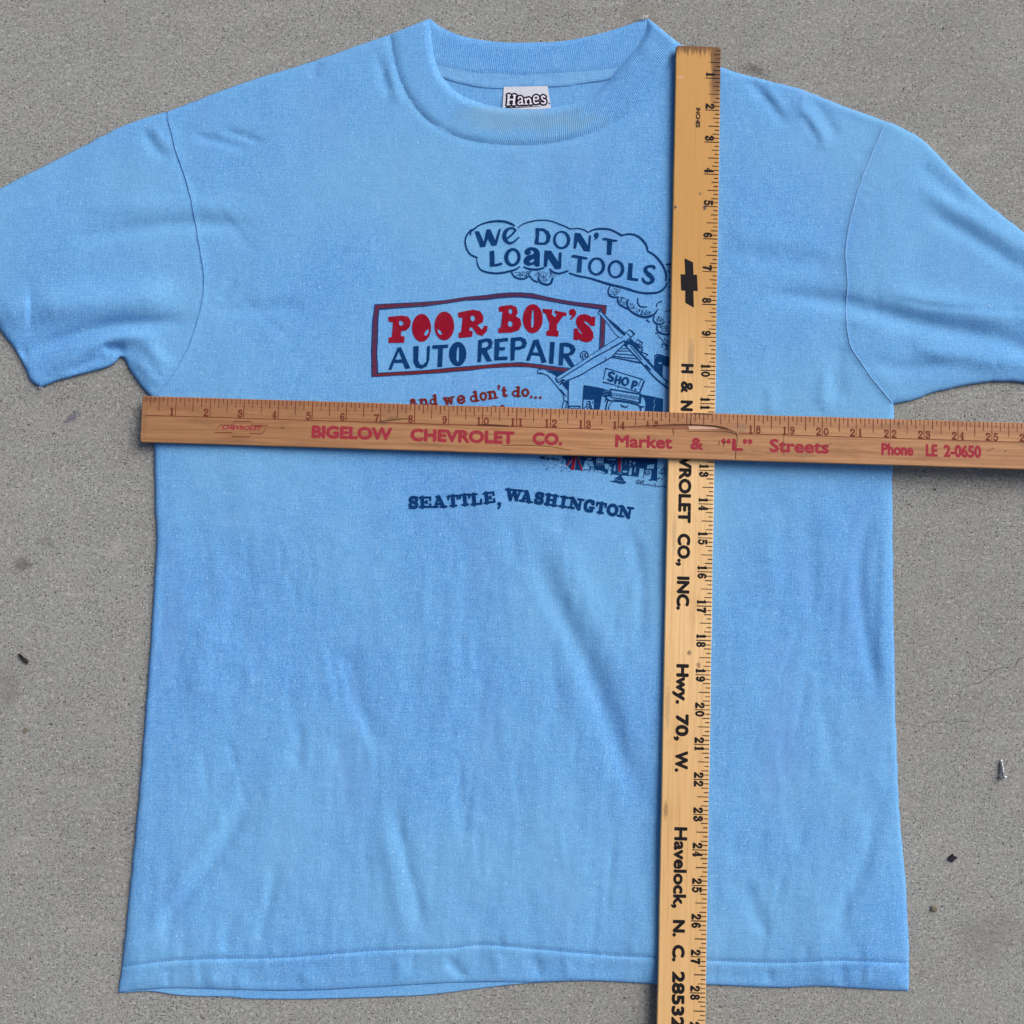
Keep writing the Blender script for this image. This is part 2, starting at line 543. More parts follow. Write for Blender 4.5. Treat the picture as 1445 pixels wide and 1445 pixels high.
C_IN = [(606.6, 26), (609.7, 58), (616, 91), (626, 110.5), (651, 134), (686, 147), (711, 152), (744, 154), (779, 152), (822, 141.5), (853, 120), (876, 93),
        (899, 66), (911, 44.6), (915, 26)]
HEM = [(171, 1364), (234, 1356), (303, 1352.5), (372, 1352), (441.5, 1348), (528, 1341), (630, 1338), (682, 1333), (775.5, 1340.6), (863, 1348), (921.7, 1350.6),
       (1000.6, 1355), (1103, 1358), (1185, 1355), (1282, 1359)]
cm = lambda p, s=3.0: catmull(p, s)


def chain(*segs):
    out = [segs[0]]
    for s in segs[1:]:
        out.append(s[1:])
    return np.vstack(out)


lsh, lst, lsh_hem, lsu, lsd = cm(LSH), cm(LSLEEVE_TOP), cm(LSLEEVE_HEM), cm(LSLEEVE_UND), cm(LSIDE)
bf, bb, rsd, rsu, rhem, rst, rsh = cm(BOT_F), cm(BOT_B), cm(RSIDE), cm(RSLEEVE_UND), cm(RSLEEVE_HEM), cm(RSLEEVE_TOP), cm(RSH)
lsm, rsm, cout, cin = cm(LSEAM), cm(RSEAM), cm(C_OUT), cm(C_IN)
hem = cm(HEM)
# slightly uneven real-life edges
for seg, sd_ in ((lsh, 1), (lst, 2), (lsu, 3), (lsd, 4), (rsd, 6), (rsu, 7), (rst, 8), (rsh, 9), (lsm, 10), (rsm, 12)):
    w = np.minimum(1, np.minimum(np.arange(len(seg)), np.arange(len(seg))[::-1]) / 6.0)
    seg[:, 0] += w * 1.1 * vnoise(np.arange(len(seg)) * .23, 0, sd_)
    seg[:, 1] += w * 1.1 * vnoise(np.arange(len(seg)) * .23, 5, sd_)
SIL = chain(lsh, lst, lsh_hem, lsu, lsd, bf, rsd, rsu, rhem, rst, rsh, np.array([(956.6, 60), (936, 43), (915, 26)]))
SIL = np.vstack([np.array([(606.6, 26), (578, 36)]), SIL])

FOLDS = [  # polyline, height mm (+ ridge, - valley), half width px
    ([(20, 440), (100, 430), (180, 425), (262, 412)], 4.0, 26),
    ([(20, 506), (62, 489), (105, 473), (160, 460), (215, 456), (282, 450)], -2.6, 12),
    ([(60, 530), (88, 512), (118, 494), (150, 480), (185, 475), (235, 480)], 2.6, 11), ([(92, 530), (125, 512), (158, 500)], -1.6, 7), ([(190, 500), (205, 520), (222, 545)], 1.5, 10),
    ([(146, 494), (158, 491), (178, 494)], -3.2, 8),
    ([(200, 480), (222, 505), (232, 530)], 1.8, 14),
    ([(90, 345), (160, 328), (265, 316), (375, 319)], -1.5, 13),
    ([(110, 295), (250, 290), (370, 298)], 1.0, 18),
    ([(200, 180), (216, 205), (238, 230)], -1.15, 9),
    ([(218, 182), (232, 205)], 1.0, 8),
    ([(310, 183), (345, 193), (375, 203)], -1.1, 7), ([(268, 190), (310, 200), (358, 212)], -1.1, 7),
    ([(296, 440), (350, 436), (440, 432)], -0.9, 12), ([(310, 425), (332, 392)], -0.8, 9),
    ([(536, 75), (541, 105), (556, 140)], -1.2, 9), ([(548, 85), (553, 118), (566, 150)], 1.0, 8),
    ([(450, 84), (440, 112)], -0.9, 9),
    ([(1020, 360), (1100, 366), (1195, 380)], -1.0, 18),
    ([(1015, 330), (1100, 338), (1190, 350)], 0.6, 20),
    ([(1050, 418), (1130, 420), (1200, 430), (1270, 450), (1340, 466), (1410, 478), (1460, 502)], -2.8, 15),
    ([(1230, 412), (1340, 432), (1400, 445), (1470, 450)], 2.6, 20),
    ([(1280, 492), (1360, 505), (1460, 515)], 2.4, 16),
    ([(1250, 418), (1320, 432), (1445, 440)], -0.9, 5),
    ([(1215, 500), (1270, 520), (1350, 512), (1400, 515)], -1.2, 12),
    ([(1122, 130), (1140, 165), (1172, 215)], 1.4, 11), ([(1050, 108), (1090, 150), (1112, 182)], -1.3, 9), ([(1130, 160), (1160, 205)], -1.2, 7),
    ([(1080, 120), (1110, 165)], 0.9, 9), ([(1150, 140), (1185, 200)], -0.8, 9),
    ([(1290, 262), (1360, 300), (1460, 360)], 1.8, 14), ([(1300, 295), (1370, 335), (1460, 392)], -1.5, 12), ([(1290, 225), (1370, 300)], -1.0, 12),
    ([(1190, 480), (1180, 530), (1190, 575)], -1.0, 14), ([(1165, 520), (1160, 580)], 0.9, 10), ([(1085, 540), (1090, 585)], .7, 10),
    ([(355, 1130), (310, 1200), (250, 1280), (215, 1335)], -1.9, 12), ([(330, 1120), (285, 1200), (225, 1290)], 1.2, 16),
    ([(395, 1210), (380, 1270), (365, 1335)], -1.0, 10), ([(330, 1290), (318, 1345)], -0.8, 9),
    ([(490, 900), (505, 990), (540, 1060)], -1.2, 15), ([(552, 1120), (578, 1230), (606, 1338)], -1.1, 9), ([(535, 1150), (556, 1240), (572, 1330)], .7, 12),
    ([(425, 1020), (415, 1085)], -1.0, 12), ([(640, 1080), (660, 1200)], -0.7, 14),
    ([(745, 760), (800, 880), (850, 990), (905, 1150)], -2.2, 18), ([(775, 740), (840, 880), (890, 990)], 1.3, 22),
    ([(890, 740), (905, 830), (900, 930)], -1.2, 11), ([(722, 730), (728, 800)], -.7, 10), ([(800, 690), (790, 760)], -.7, 14),
    ([(640, 900), (630, 1040)], .8, 24), ([(340, 760), (330, 930)], -.8, 22), ([(290, 860), (280, 1000)], .8, 22),
    ([(1236, 700), (1213, 800), (1222, 900), (1242, 1000)], -1.5, 11), ([(1255, 720), (1245, 860), (1250, 990)], .9, 9),
    ([(1245, 1100), (1225, 1200), (1190, 1290), (1200, 1340)], -1.4, 13), ([(1050, 1240), (1085, 1330)], -1.2, 13), ([(1140, 720), (1150, 880)], -.8, 16),
    ([(1090, 700), (1085, 850)], .7, 18), ([(1160, 980), (1180, 1120)], -.8, 16),
    ([(300, 1375), (298, 1398)], 1.0, 9), ([(340, 1372), (336, 1398)], 1.0, 8), ([(430, 1365), (432, 1390)], 1.0, 10), ([(560, 1352), (566, 1384)], 1.1, 12),
    ([(630, 1352), (655, 1380)], -1.3, 10), ([(700, 1345), (705, 1375)], 1.0, 9), ([(758, 1350), (762, 1385)], -1.0, 8), ([(1085, 1365), (1085, 1392)], -1.0, 7),
    ([(1190, 1364), (1188, 1392)], -1.0, 7), ([(1225, 1364), (1222, 1392)], .8, 7), ([(240, 1362), (236, 1392)], -.9, 8), ([(800, 1352), (802, 1384)], .8, 8),
]
for _k in range(46):     # short gathers along the hem stitching
    x = 190 + 1080 * rng.rand()
    yh = np.interp(x, hem[:, 0], hem[:, 1])
    up = rng.rand() < .45
    FOLDS.append(([(x, yh + (-26 if up else 3)), (x + rng.uniform(-5, 5), yh + (-3 if up else 34))], rng.uniform(-.55, .55), rng.uniform(4, 8)))
for _k in range(26):     # small puckers along the sleeve seams
    for sm_, sg in ((lsm, 1), (rsm, -1)):
        i = rng.randint(6, len(sm_) - 6)
        t = sm_[i + 2] - sm_[i - 2]; t = t / np.linalg.norm(t); nn = np.array([t[1], -t[0]]) * (1 if rng.rand() < .6 else -1)
        a = sm_[i] + nn * 2; b = sm_[i] + nn * rng.uniform(12, 30)
        FOLDS.append(([tuple(a), tuple(b)], rng.uniform(-.45, .3), rng.uniform(3.5, 6)))

for _k in range(150):    # fine crinkles left by folding and washing
    lowb = rng.rand() < .75
    x = rng.uniform(215, 1250); y = rng.uniform(700, 1290) if lowb else rng.uniform(180, 560)
    if 500 < x < 955 and (y < 760 and y > 180):
        continue
    L_ = rng.uniform(35, 120); lean = (x - 700) / 700 * -.35 + rng.uniform(-.18, .18) if lowb else rng.uniform(-1.2, 1.2)
    FOLDS.append(([(x, y), (x + lean * L_ * .5 + rng.uniform(-4, 4), y + L_ * .5), (x + lean * L_, y + L_)], rng.uniform(-.60, .40) * (1 if lowb else .6), rng.uniform(4, 8)))

# ruler placements (fitted from the inch marks), heights in metres
RT = 0.0042
V_BOT = 0.0061
VO = np.array([6.3666, 14.1928]) * IN
VA = -0.0302
_fv = (cpos[2] - V_BOT - RT) / (cpos[2] - .5 * IN)          # same sight line, stick lying a little lower
VO = cpos[:2] + (VO - cpos[:2]) * _fv
HZ0, HZX = 0.0056, V_BOT + RT + 0.0002          # underside of the lower-left end / where it crosses the other stick


def h_point(k, off=0.0):
    a = -0.0277
    X = (-10.7873 + k * math.cos(a) + off * math.sin(a)) * IN; Y = (3.3316 + k * math.sin(a) - off * math.cos(a)) * IN
    q = RC @ (np.array([X, Y, .75 * IN])); q = q - np.array([0, 0, CAMD])
    return 722.5 + FPX * q[0] / -q[2], 722.5 - FPX * q[1] / -q[2]


_zc = lambda k: HZ0 + (HZX - HZ0) * k / 15.0
H0 = P(*h_point(-.01), _zc(0) + RT)
H1 = P(*h_point(25.0), _zc(25.0) + RT)


def zf(Q, part='body', raw=False):
    """height of the upper layer of the shirt (metres) at photo coordinates"""
    Q = np.asarray(Q, float)
    x, y = Q[:, 0], Q[:, 1]
    d = dist_poly(Q, SIL)
    r = 7.0
    e = np.sqrt(1 - (1 - np.clip(d / r, 0, 1)) ** 2)
    hemk = smooth((y - 1335) / 35)
    z = 1.0 + (3.0 - 1.5 * hemk) * e + 1.5 * (1 - np.exp(-d / 60.0)) + 1.5 * hemk * (1 - np.exp(-d / 25.0))
    fade = smooth(d / 16.0)
    n = 1.1 * vnoise(x / 150, y / 190, 1) + .75 * vnoise(x / 62 + .15 * y / 62, y / 230, 2) + .5 * vnoise(x / 34 - .1 * y / 34, y / 120, 3) + .28 * vnoise(x / 20, y / 30, 4)
    n += .30 * vnoise(x / 10 + y / 160, y / 70, 8) * smooth((y - 745) / 140) + .14 * vnoise(x / 9, y / 14, 5) + .10 * vnoise(x / 15, y / 8, 6)
    low = smooth((y - 560) / 250)
    z = z + fade * n * (.8 + .75 * low)
    for pl, a, w in FOLDS:
        pp = np.array(pl)
        mk = (x > pp[:, 0].min() - 3 * w) & (x < pp[:, 0].max() + 3 * w) & (y > pp[:, 1].min() - 3 * w) & (y < pp[:, 1].max() + 3 * w)
        if not mk.any():
            continue
        c_ = catmull(pl, 8.0)
        dd = dist_poly(Q[mk], c_)
        # taper towards both ends of the fold
        L = np.linalg.norm(np.diff(c_, axis=0), axis=1); s = np.concatenate([[0], np.cumsum(L)])
        q = Q[mk]
        ii = np.argmin(((q[:, None, :] - c_[None]) ** 2).sum(2), 1)
        u = s[ii] / s[-1]
        tp = smooth(np.minimum(u, 1 - u) / .26) if L.sum() > 45 else smooth(np.minimum(u, 1 - u) / .2 + .35)
        lim_ = (q[:, 0] < 40) | (q[:, 0] > 1405)
        tp = np.where(lim_, np.maximum(tp, .7), tp)
        z[mk] += 1.2 * a * np.exp(-(dd / (w * .86)) ** 2) * tp * smooth(d[mk] / 9.0)
    # hem: stitched groove, doubled cloth below it
    hy = np.interp(x, hem[:, 0], hem[:, 1])
    dh = y - hy
    z += -1.0 * np.exp(-(dh / 2.6) ** 2) + .35 * np.exp(-((dh - 7) / 6.0) ** 2) * (dh > 0)
    dl = dist_poly(Q, lsm); dr = dist_poly(Q, rsm); ds = np.minimum(dl, dr)
    if part == 'body':
        z += .32 * np.exp(-(ds / 5.0) ** 2)
        z += .35 * np.exp(-(dr / 4.0) ** 2)
    else:
        z -= .25 * np.exp(-(ds / 6.0) ** 2) + .35 * np.exp(-(dr / 9.0) ** 2)
    # collar seam pulls the cloth down a little
    dc = dist_poly(Q, cout)
    z -= .8 * np.exp(-(dc / 4.5) ** 2)
    z = np.maximum(z, .9)
    z = z / 1000
    # pressed flat beneath the two sticks
    b = 1010 - .0385 * (y - 300)
    cxv = np.interp(y, [66, 1445], [987, 961])
    dv = np.maximum(0, np.abs(x - cxv) - 33)
    lim = V_BOT - .0003 + .000035 * dv + np.where(y < 62, 1, 0)
    z = np.minimum(z, lim)
    kk = (x - 197) / 48.3
    cyh = 592 + (x - 200) * .0313
    dh2 = np.maximum(0, np.abs(y - cyh) - 33)
    limh = _zc(kk) - .0003 + .000035 * dh2 + np.where(x < 190, 1, 0)
    z = np.minimum(z, limh)
    return z


SHIRT0 = P(722, 760, 0.0)
SHIRT0[2] = 0
shirt = empty('t_shirt', tuple(SHIRT0), 'faded light blue short sleeved t-shirt with a printed chest lying flat on concrete', 't-shirt')


def offset_ring(poly, dist):
    """points moved inwards from a closed ccw-or-cw outline"""
    p = np.asarray(poly)
    t = np.roll(p, -1, 0) - np.roll(p, 1, 0)
    t = t / (np.linalg.norm(t, axis=1)[:, None] + 1e-9)
    nrm = np.stack([-t[:, 1], t[:, 0]], 1)
    a = np.sum(p[:, 0] * np.roll(p[:, 1], -1) - np.roll(p[:, 0], -1) * p[:, 1])
    if a < 0:
        nrm = -nrm
    return p + nrm * dist


def tube(pts, r, n=5):
    pts = np.asarray(pts, float)
    V, F = [], []
    for i, p in enumerate(pts):
        t = pts[min(i + 1, len(pts) - 1)] - pts[max(i - 1, 0)]
        t = t / (np.linalg.norm(t) + 1e-12)
        u = np.cross(t, (0.1, 0.2, 1)); u /= np.linalg.norm(u) + 1e-12
        w = np.cross(t, u)
        for k in range(n):
            a = 2 * math.pi * k / n
            V.append(p + (u * math.cos(a) + w * math.sin(a)) * r)
    for i in range(len(pts) - 1):
        for k in range(n):
            F.append((i * n + k, i * n + (k + 1) % n, (i + 1) * n + (k + 1) % n, (i + 1) * n + k))
    return V, F


def sheet(name, outline, step, zfun, mat, rim=0.0004, rings=(1.2, 2.8, 5.2), extra=None, rim_in=2.0):
    outline = np.asarray(outline)
    keep = [0]
    for i in range(1, len(outline)):
        if np.linalg.norm(outline[i] - outline[keep[-1]]) > .8:
            keep.append(i)
    if np.linalg.norm(outline[keep[-1]] - outline[0]) < .8:
        keep.pop()
    outline = outline[keep]
    pts = []
    closed = np.vstack([outline, outline[:1]])
    for r in rings:
        q = offset_ring(outline, r)
        q = q[inside(q, outline)]
        q = q[dist_poly(q, closed) > r * .8]
        pts.append(q)
    x0, y0 = outline.min(0); x1, y1 = outline.max(0)
    gx, gy = np.meshgrid(np.arange(x0, x1, step), np.arange(y0, y1, step))
    q = np.stack([gx.ravel(), gy.ravel()], 1) + rng.uniform(-.25, .25, (gx.size, 2)) * step
    q = q[inside(q, outline)]
    q = q[dist_poly(q, closed) > (max(rings) if rings else 0) + step * .6]
    if extra is not None:
        e = extra[inside(extra, outline)]
        e = e[dist_poly(e, closed) > 2.0]
        hy = np.interp(q[:, 0], hem[:, 0], hem[:, 1])
        q = q[np.abs(q[:, 1] - hy) > 8.5]
        pts.append(e)
    pts.append(q)
    V, F = triangulate(outline, np.vstack(pts))
    z = zfun(V)
    W3 = P(V[:, 0], V[:, 1], z)
    verts = list(W3)
    faces = list(F)
    if rim is not None:
        n0 = len(verts)
        n = len(outline)
        low = P(*offset_ring(outline, rim_in).T, np.full(n, rim))
        # the outline vertices keep their order as the first n vertices
        assert np.allclose(V[:n], outline, atol=1e-3)
        verts += list(low)
        a = np.sum(outline[:, 0] * np.roll(-outline[:, 1], -1) - np.roll(outline[:, 0], -1) * -outline[:, 1])
        for i in range(n):
            j = (i + 1) % n
            f = (i, n0 + i, n0 + j, j)
            faces.append(f if a > 0 else f[::-1])
    return new_obj(name, verts, faces, mat, shirt)


STEP = 4.0
neck_in = offset_ring(np.vstack([cout, cin[::-1]]), 9.0)[:len(cout)]
neck_in = neck_in[2:-2]
# front panel
hx = np.arange(172, 1281, 2.6)
hy = np.interp(hx, hem[:, 0], hem[:, 1])
hem_rows = np.vstack([np.stack([hx + (o % 2) * 1.3, hy + o], 1) for o in (-7, -3.6, -1.8, 0, 1.8, 3.6, 7)])
body_outline = np.vstack([lsm[:-1], lsd[:-1], bf[:-1], rsd[:-1], rsm[::-1][:-1], rsh, neck_in[::-1], lsh[:-1]])
sheet('front_panel', body_outline, STEP, lambda V: zf(V, 'body'), FAB, extra=hem_rows)
sheet('sleeve', np.vstack([lst[:-1], lsh_hem[:-1], lsu[:-1], lsm[::-1][:-1]]), STEP, lambda V: zf(V, 'sleeve'), FAB)
sheet('sleeve', np.vstack([rsm[:-1], rsu[:-1], rhem[:-1], rst[:-1]]), STEP, lambda V: zf(V, 'sleeve'), FAB)

# back panel: seen through the neck opening and peeping out below the front hem
back_o = np.vstack([cm([(575, 70), (640, 60), (760, 70), (880, 60), (940, 72)]), cm([(940, 72), (1080, 122), (1240, 177)])[1:],
                    cm([(1240, 177), (1185, 400), (1252, 575)])[1:], cm([(1252, 575), (1254, 1000), (1276, 1394)])[1:], bb[::-1][2:-2],
                    cm([(172, 1398), (205, 1050), (226, 800), (224, 570)]), cm([(224, 570), (295, 400), (243, 166)])[1:], cm([(243, 166), (420, 104), (575, 70)])[1:-1]])


def zback(V):
    d = (V[:, 1] - 1300) / 90
    return (1.15 + .25 * vnoise(V[:, 0] / 30, V[:, 1] / 60, 21) + .12 * vnoise(V[:, 0] / 12, V[:, 1] / 40, 22) * (V[:, 1] > 1300)) / 1000


sheet('back_panel', back_o, 9.0, zback, FAB, rings=(1.5,), rim=.0002)

# hem stitching: one row of small slanted stitches
sv, sf = [], []
L = np.concatenate([[0], np.cumsum(np.linalg.norm(np.diff(hem, axis=0), axis=1))])
sp = np.arange(3, L[-1] - 2, 4.3)
for s in sp:
    a = np.array([np.interp(s - 1.1, L, hem[:, 0]), np.interp(s - 1.1, L, hem[:, 1]) + .7 + rng.uniform(-.3, .3)])
    b = np.array([np.interp(s + 1.1, L, hem[:, 0]), np.interp(s + 1.1, L, hem[:, 1]) - .7 + rng.uniform(-.3, .3)])
    sv.append((a, b))
Q = np.array([p for ab in sv for p in ab])
ZQ = zf(Q) + .00018
verts, faces = [], []
for i, (a, b) in enumerate(sv):
    za, zb = ZQ[2 * i], ZQ[2 * i + 1]
    t = (b - a) / np.linalg.norm(b - a); nn = np.array([-t[1], t[0]]) * .8
    mid = (a + b) / 2
    k = len(verts)
    for p, z in ((a - nn * .4, za), (mid - nn * 1.2, (za + zb) / 2), (b - nn * .4, zb), (b + nn * .4, zb), (mid + nn * 1.2, (za + zb) / 2), (a + nn * .4, za)):
        verts.append(P(p[0], p[1], z))
    verts.append(P(mid[0], mid[1], (za + zb) / 2 + .0002))
    for j in range(6):
        faces.append((k + j, k + (j + 1) % 6, k + 6))
new_obj('hem_stitching', verts, faces, THREAD, shirt)  # dark thread colour stands in for the shade in the stitch dimples


def seam_cord(sm_, r, mat):
    q = sm_[2:-1]
    z = zf(q, 'body') + r * .2
    w3 = P(q[:, 0], q[:, 1], z)
    V, F = tube(w3, r, 6)
    new_obj('sleeve_seam', V, F, mat, shirt)


seam_cord(rsm, .00042, SEAM_LIT)
seam_cord(lsm, .00030, FAB)


# ribbed collar ------------------------------------------------------
def resamp(pts, n):
    pts = np.asarray(pts)
    s = np.concatenate([[0], np.cumsum(np.linalg.norm(np.diff(pts, axis=0), axis=1))])
    u = np.linspace(0, s[-1], n)
    return np.stack([np.interp(u, s, pts[:, 0]), np.interp(u, s, pts[:, 1])], 1), s[-1]


def rib_band(name, A, B, zfun, n, m, pitch, amp, phase=0.0, mat=RIBM):
    """band between curves A (t=0) and B (t=1) with ribs running across it"""
    a, la = resamp(A, n); b, lb = resamp(B, n)
    T = np.linspace(0, 1, m)
    pts = a[:, None, :] * (1 - T[None, :, None]) + b[:, None, :] * T[None, :, None]
    u = np.linspace(0, (la + lb) / 2, n)
    wob = 1.2 * vnoise(u / 30, 0, 31)
    ribs = amp * np.sin(2 * math.pi * (u + wob) / pitch)[:, None] * np.ones((1, m))
    tt = np.repeat(T[None], n, 0)
    ss = np.repeat(np.linspace(0, 1, n)[:, None], m, 1)
    z = zfun(pts.reshape(-1, 2), tt.ravel(), ss.ravel()) + ribs.ravel()
    W3 = P(pts[..., 0].ravel(), pts[..., 1].ravel(), z)
    idx = np.arange(n * m).reshape(n, m)
    F = [(idx[i, j], idx[i + 1, j], idx[i + 1, j + 1], idx[i, j + 1]) for i in range(n - 1) for j in range(m - 1)]
    a0 = pts[n // 2, 0]; tx = pts[n // 2 + 1, 0] - a0; ty = pts[n // 2, 1] - a0
    if (tx[0] * -ty[1] - -tx[1] * ty[0]) < 0:
        F = [f[::-1] for f in F]
    return new_obj(name, W3, F, mat, shirt)


def z_front_collar(Q, t, s):
    zb = zf(Q) * 1000
    prof = 1 - np.abs(2 * t - 1) ** 5
    z = zb + .15 + .85 * prof
    inn = smooth((t - .86) / .14)
    z = z * (1 - .42 * inn)
    z += .5 * vnoise(s * 26, t * 1.2, 41) * prof
    dk = np.exp(-((s - .285) / .018) ** 2) * (1 - t) ** .5 * .9      # the kink at the left of the neck
    return (z - dk) / 1000


NR = 1500
rib_band('collar', cout, cin, z_front_collar, NR, 15, 2.75, .00014)
# underside roll of the inner edge, so that the opening has a thick lip
ci2 = offset_ring(np.vstack([cout, cin[::-1]]), 4.0)[len(cout):][::-1]


def z_lip(Q, t, s):
    q = zf(Q) * 1000
    top = (q + .15) * .58
    return (top * (1 - t) + np.minimum(top - .3, 2.2) * t) / 1000


rib_band('collar_lip', cin, ci2, z_lip, 300, 3, 2.75, 0.0)

BK_TOP = cm([(600, 30), (606.6, 27), (624, 39), (655, 51.5), (701.6, 59), (748, 60), (802, 57), (856.6, 44.6), (895, 32), (913, 27), (922, 34)])
BK_LOW = cm([(592, 80), (612, 90), (632, 97), (674, 104.7), (732.6, 106.6), (791, 104.7), (849, 100), (880, 94), (915, 80)])


def z_back_collar(Q, t, s):
    z = 1.0 + 1.3 * np.sqrt(np.clip(1 - (1 - np.clip(t / .16, 0, 1)) ** 2, 0, 1)) - .7 * smooth((t - .9) / .1)
    return (z + .25 * vnoise(s * 14, t, 43)) / 1000


rib_band('collar_back', BK_TOP, BK_LOW, z_back_collar, 900, 11, 2.75, .00012)
TP_LOW = cm([(596, 92), (624, 108.5), (655, 118), (694, 124), (740, 123), (795, 121), (829, 116), (856.6, 112), (884, 103), (915, 88)])


def z_tape(Q, t, s):
    return (1.85 - .1 * t - .35 * smooth((t - .85) / .15) + .3 * vnoise(s * 30, t * 2, 44) + .15 * vnoise(s * 70, t * 2, 45)) / 1000


bk_low2 = BK_LOW.copy(); bk_low2[:, 1] -= 2.0
rib_band('neck_tape', bk_low2, TP_LOW, z_tape, 160, 9, 900, 0, mat=TAPE)
tp2 = TP_LOW.copy(); tp2[:, 1] += 1.8


def z_tape_edge(Q, t, s):
    return (1.55 - .35 * t + .3 * vnoise(s * 30, 2, 44)) / 1000


rib_band('neck_tape_edge', TP_LOW, tp2, z_tape_edge, 160, 3, 900, 0, mat=THREAD)


# ------------------------------------------------------------------ 2-D drawing kit (painter's order, exact partition)
class Art:
    def __init__(self):
        self.polys = []
        self.o = (0.0, 0.0); self.s = 1.0

    def crop(self, ox, oy, s):
        self.o = (ox, oy); self.s = s

    def tr(self, pts):
        p = np.array(pts, float)
        p[:, 0] = self.o[0] + p[:, 0] / self.s
        p[:, 1] = self.o[1] + p[:, 1] / self.s
        return p

    def raw(self, p, key):
        p = ccw(p)
        a = abs(np.sum(p[:, 0] * np.roll(p[:, 1], -1) - np.roll(p[:, 0], -1) * p[:, 1])) / 2
        if a > 1e-8:
            self.polys.append((p, key))

    def poly(self, pts, key, soft=False):
        p = self.tr(pts)
        if soft:
            n = len(p)
            q = catmull(np.vstack([p[-1:], p, p[:2]]), 1.2)
            # drop the lead-in / lead-out so that the loop closes once
            i0 = np.argmin(((q - p[0]) ** 2).sum(1)); i1 = len(q) - 1 - np.argmin(((q[::-1] - p[0]) ** 2).sum(1))
            p = q[i0:i1] if i1 - i0 > 4 else p
        self.raw(p, key)

    def ell(self, cx, cy, rx, ry, key, rot=0, n=24):
        t = np.linspace(0, 2 * math.pi, n, endpoint=False)
        x = rx * np.cos(t); y = ry * np.sin(t)
        self.raw(self.tr(np.stack([cx + x * math.cos(rot) - y * math.sin(rot), cy + x * math.sin(rot) + y * math.cos(rot)], 1)), key)

    def stroke(self, pts, key, w=None, step=1.6, curve=True):
        """pts: (x,y,width) or (x,y) with w, all in crop units"""
        p = np.array([(q[0], q[1], q[2] if len(q) > 2 else w) for q in pts], float)
        p[:, 0] = self.o[0] + p[:, 0] / self.s; p[:, 1] = self.o[1] + p[:, 1] / self.s; p[:, 2] /= self.s
        self.pstroke(p, key, step, curve)

    def pstroke(self, p, key, step=1.6, curve=True, cap=True):
        if curve and len(p) > 2:
            p = catmull(p, step)
        for i in range(len(p) - 1):
            a, b = p[i], p[i + 1]
            t = b[:2] - a[:2]; l = np.linalg.norm(t)
            if l < 1e-4:
                continue
            t /= l; nn = np.array([-t[1], t[0]])
            self.raw(np.array([a[:2] - nn * a[2] / 2, b[:2] - nn * b[2] / 2, b[:2] + nn * b[2] / 2, a[:2] + nn * a[2] / 2]), key)
        th = np.linspace(0, 2 * math.pi, 8, endpoint=False)
        for i in range(len(p)):
            if not cap and i in (0, len(p) - 1):
                continue
            if i not in (0, len(p) - 1):
                u = p[i, :2] - p[i - 1, :2]; v = p[i + 1, :2] - p[i, :2]
                cs = (u @ v) / (np.linalg.norm(u) * np.linalg.norm(v) + 1e-9)
                if cs > .97:
                    continue
            r = p[i, 2] / 2 * .98
            self.raw(np.stack([p[i, 0] + r * np.cos(th + .2), p[i, 1] + r * np.sin(th + .2)], 1), key)

    def dots(self, region, n, r, key):
        q = self.tr(region)
        x0, y0 = q.min(0); x1, y1 = q.max(0)
        c = rng.uniform(0, 1, (n * 4, 2)) * (x1 - x0, y1 - y0) + (x0, y0)
        c = c[inside(c, q)][:n]
        th = np.linspace(0, 2 * math.pi, 5, endpoint=False)
        for a in c:
            rr = r * rng.uniform(.6, 1.2) / self.s
            self.raw(np.stack([a[0] + rr * np.cos(th), a[1] + rr * np.sin(th)], 1), key)

    def build(self, mats, place, grid=None, parent=None, local=False):
        vs, es = [], []
        for p, k in self.polys:
            n = len(vs)
            vs += [Vector((float(a), float(-b))) for a, b in p]
            es += [(n + i, n + (i + 1) % len(p)) for i in range(len(p))]
        allp = np.vstack([p for p, k in self.polys])
        if grid:
            x0, y0 = allp.min(0); x1, y1 = allp.max(0)
            gx, gy = np.meshgrid(np.arange(x0, x1, grid), np.arange(y0, y1, grid))
            jit = rng.uniform(-.2, .2, (gx.size, 2)) * grid
            vs += [Vector((float(a + j[0]), float(-b + j[1]))) for a, b, j in zip(gx.ravel(), gy.ravel(), jit)]
        V, E_, F, ov, oe, of = delaunay_2d_cdt(vs, es, [], 0, 1e-6, False)
        V = np.array([(v[0], -v[1]) for v in V])
        F = np.array([tuple(f) for f in F if len(f) == 3])
        cen = V[F].mean(1)
        top = np.full(len(F), -1)
        for i, (p, k) in enumerate(self.polys):
            lo, hi_ = p.min(0), p.max(0)
            m = np.flatnonzero((cen[:, 0] > lo[0]) & (cen[:, 0] < hi_[0]) & (cen[:, 1] > lo[1]) & (cen[:, 1] < hi_[1]))
            if len(m):
                top[m[inside(cen[m], p)]] = i
        groups = {}
        for f, i in zip(F, top):
            k = self.polys[i][1] if i >= 0 else None
            if k is not None:
                groups.setdefault(k, []).append([int(q) for q in f])
        done = []
        for k, fl in groups.items():
            used = sorted({i for f in fl for i in f})
            mp = {u: i for i, u in enumerate(used)}
            W3 = place(V[used])
            name, mat = mats(k)
            done.append(new_obj(name, W3, [tuple(mp[i] for i in f) for f in fl], mat, parent, True, local))
        return done


def on_shirt(lift):
    def f(V):
        return P(V[:, 0], V[:, 1], zf(V) + lift)
    return f


def circ(cx, cy, rx, ry, a0, a1, n=14):
    t = np.radians(np.linspace(a0, a1, n))
    return [(cx + rx * math.cos(q), cy - ry * math.sin(q)) for q in t]


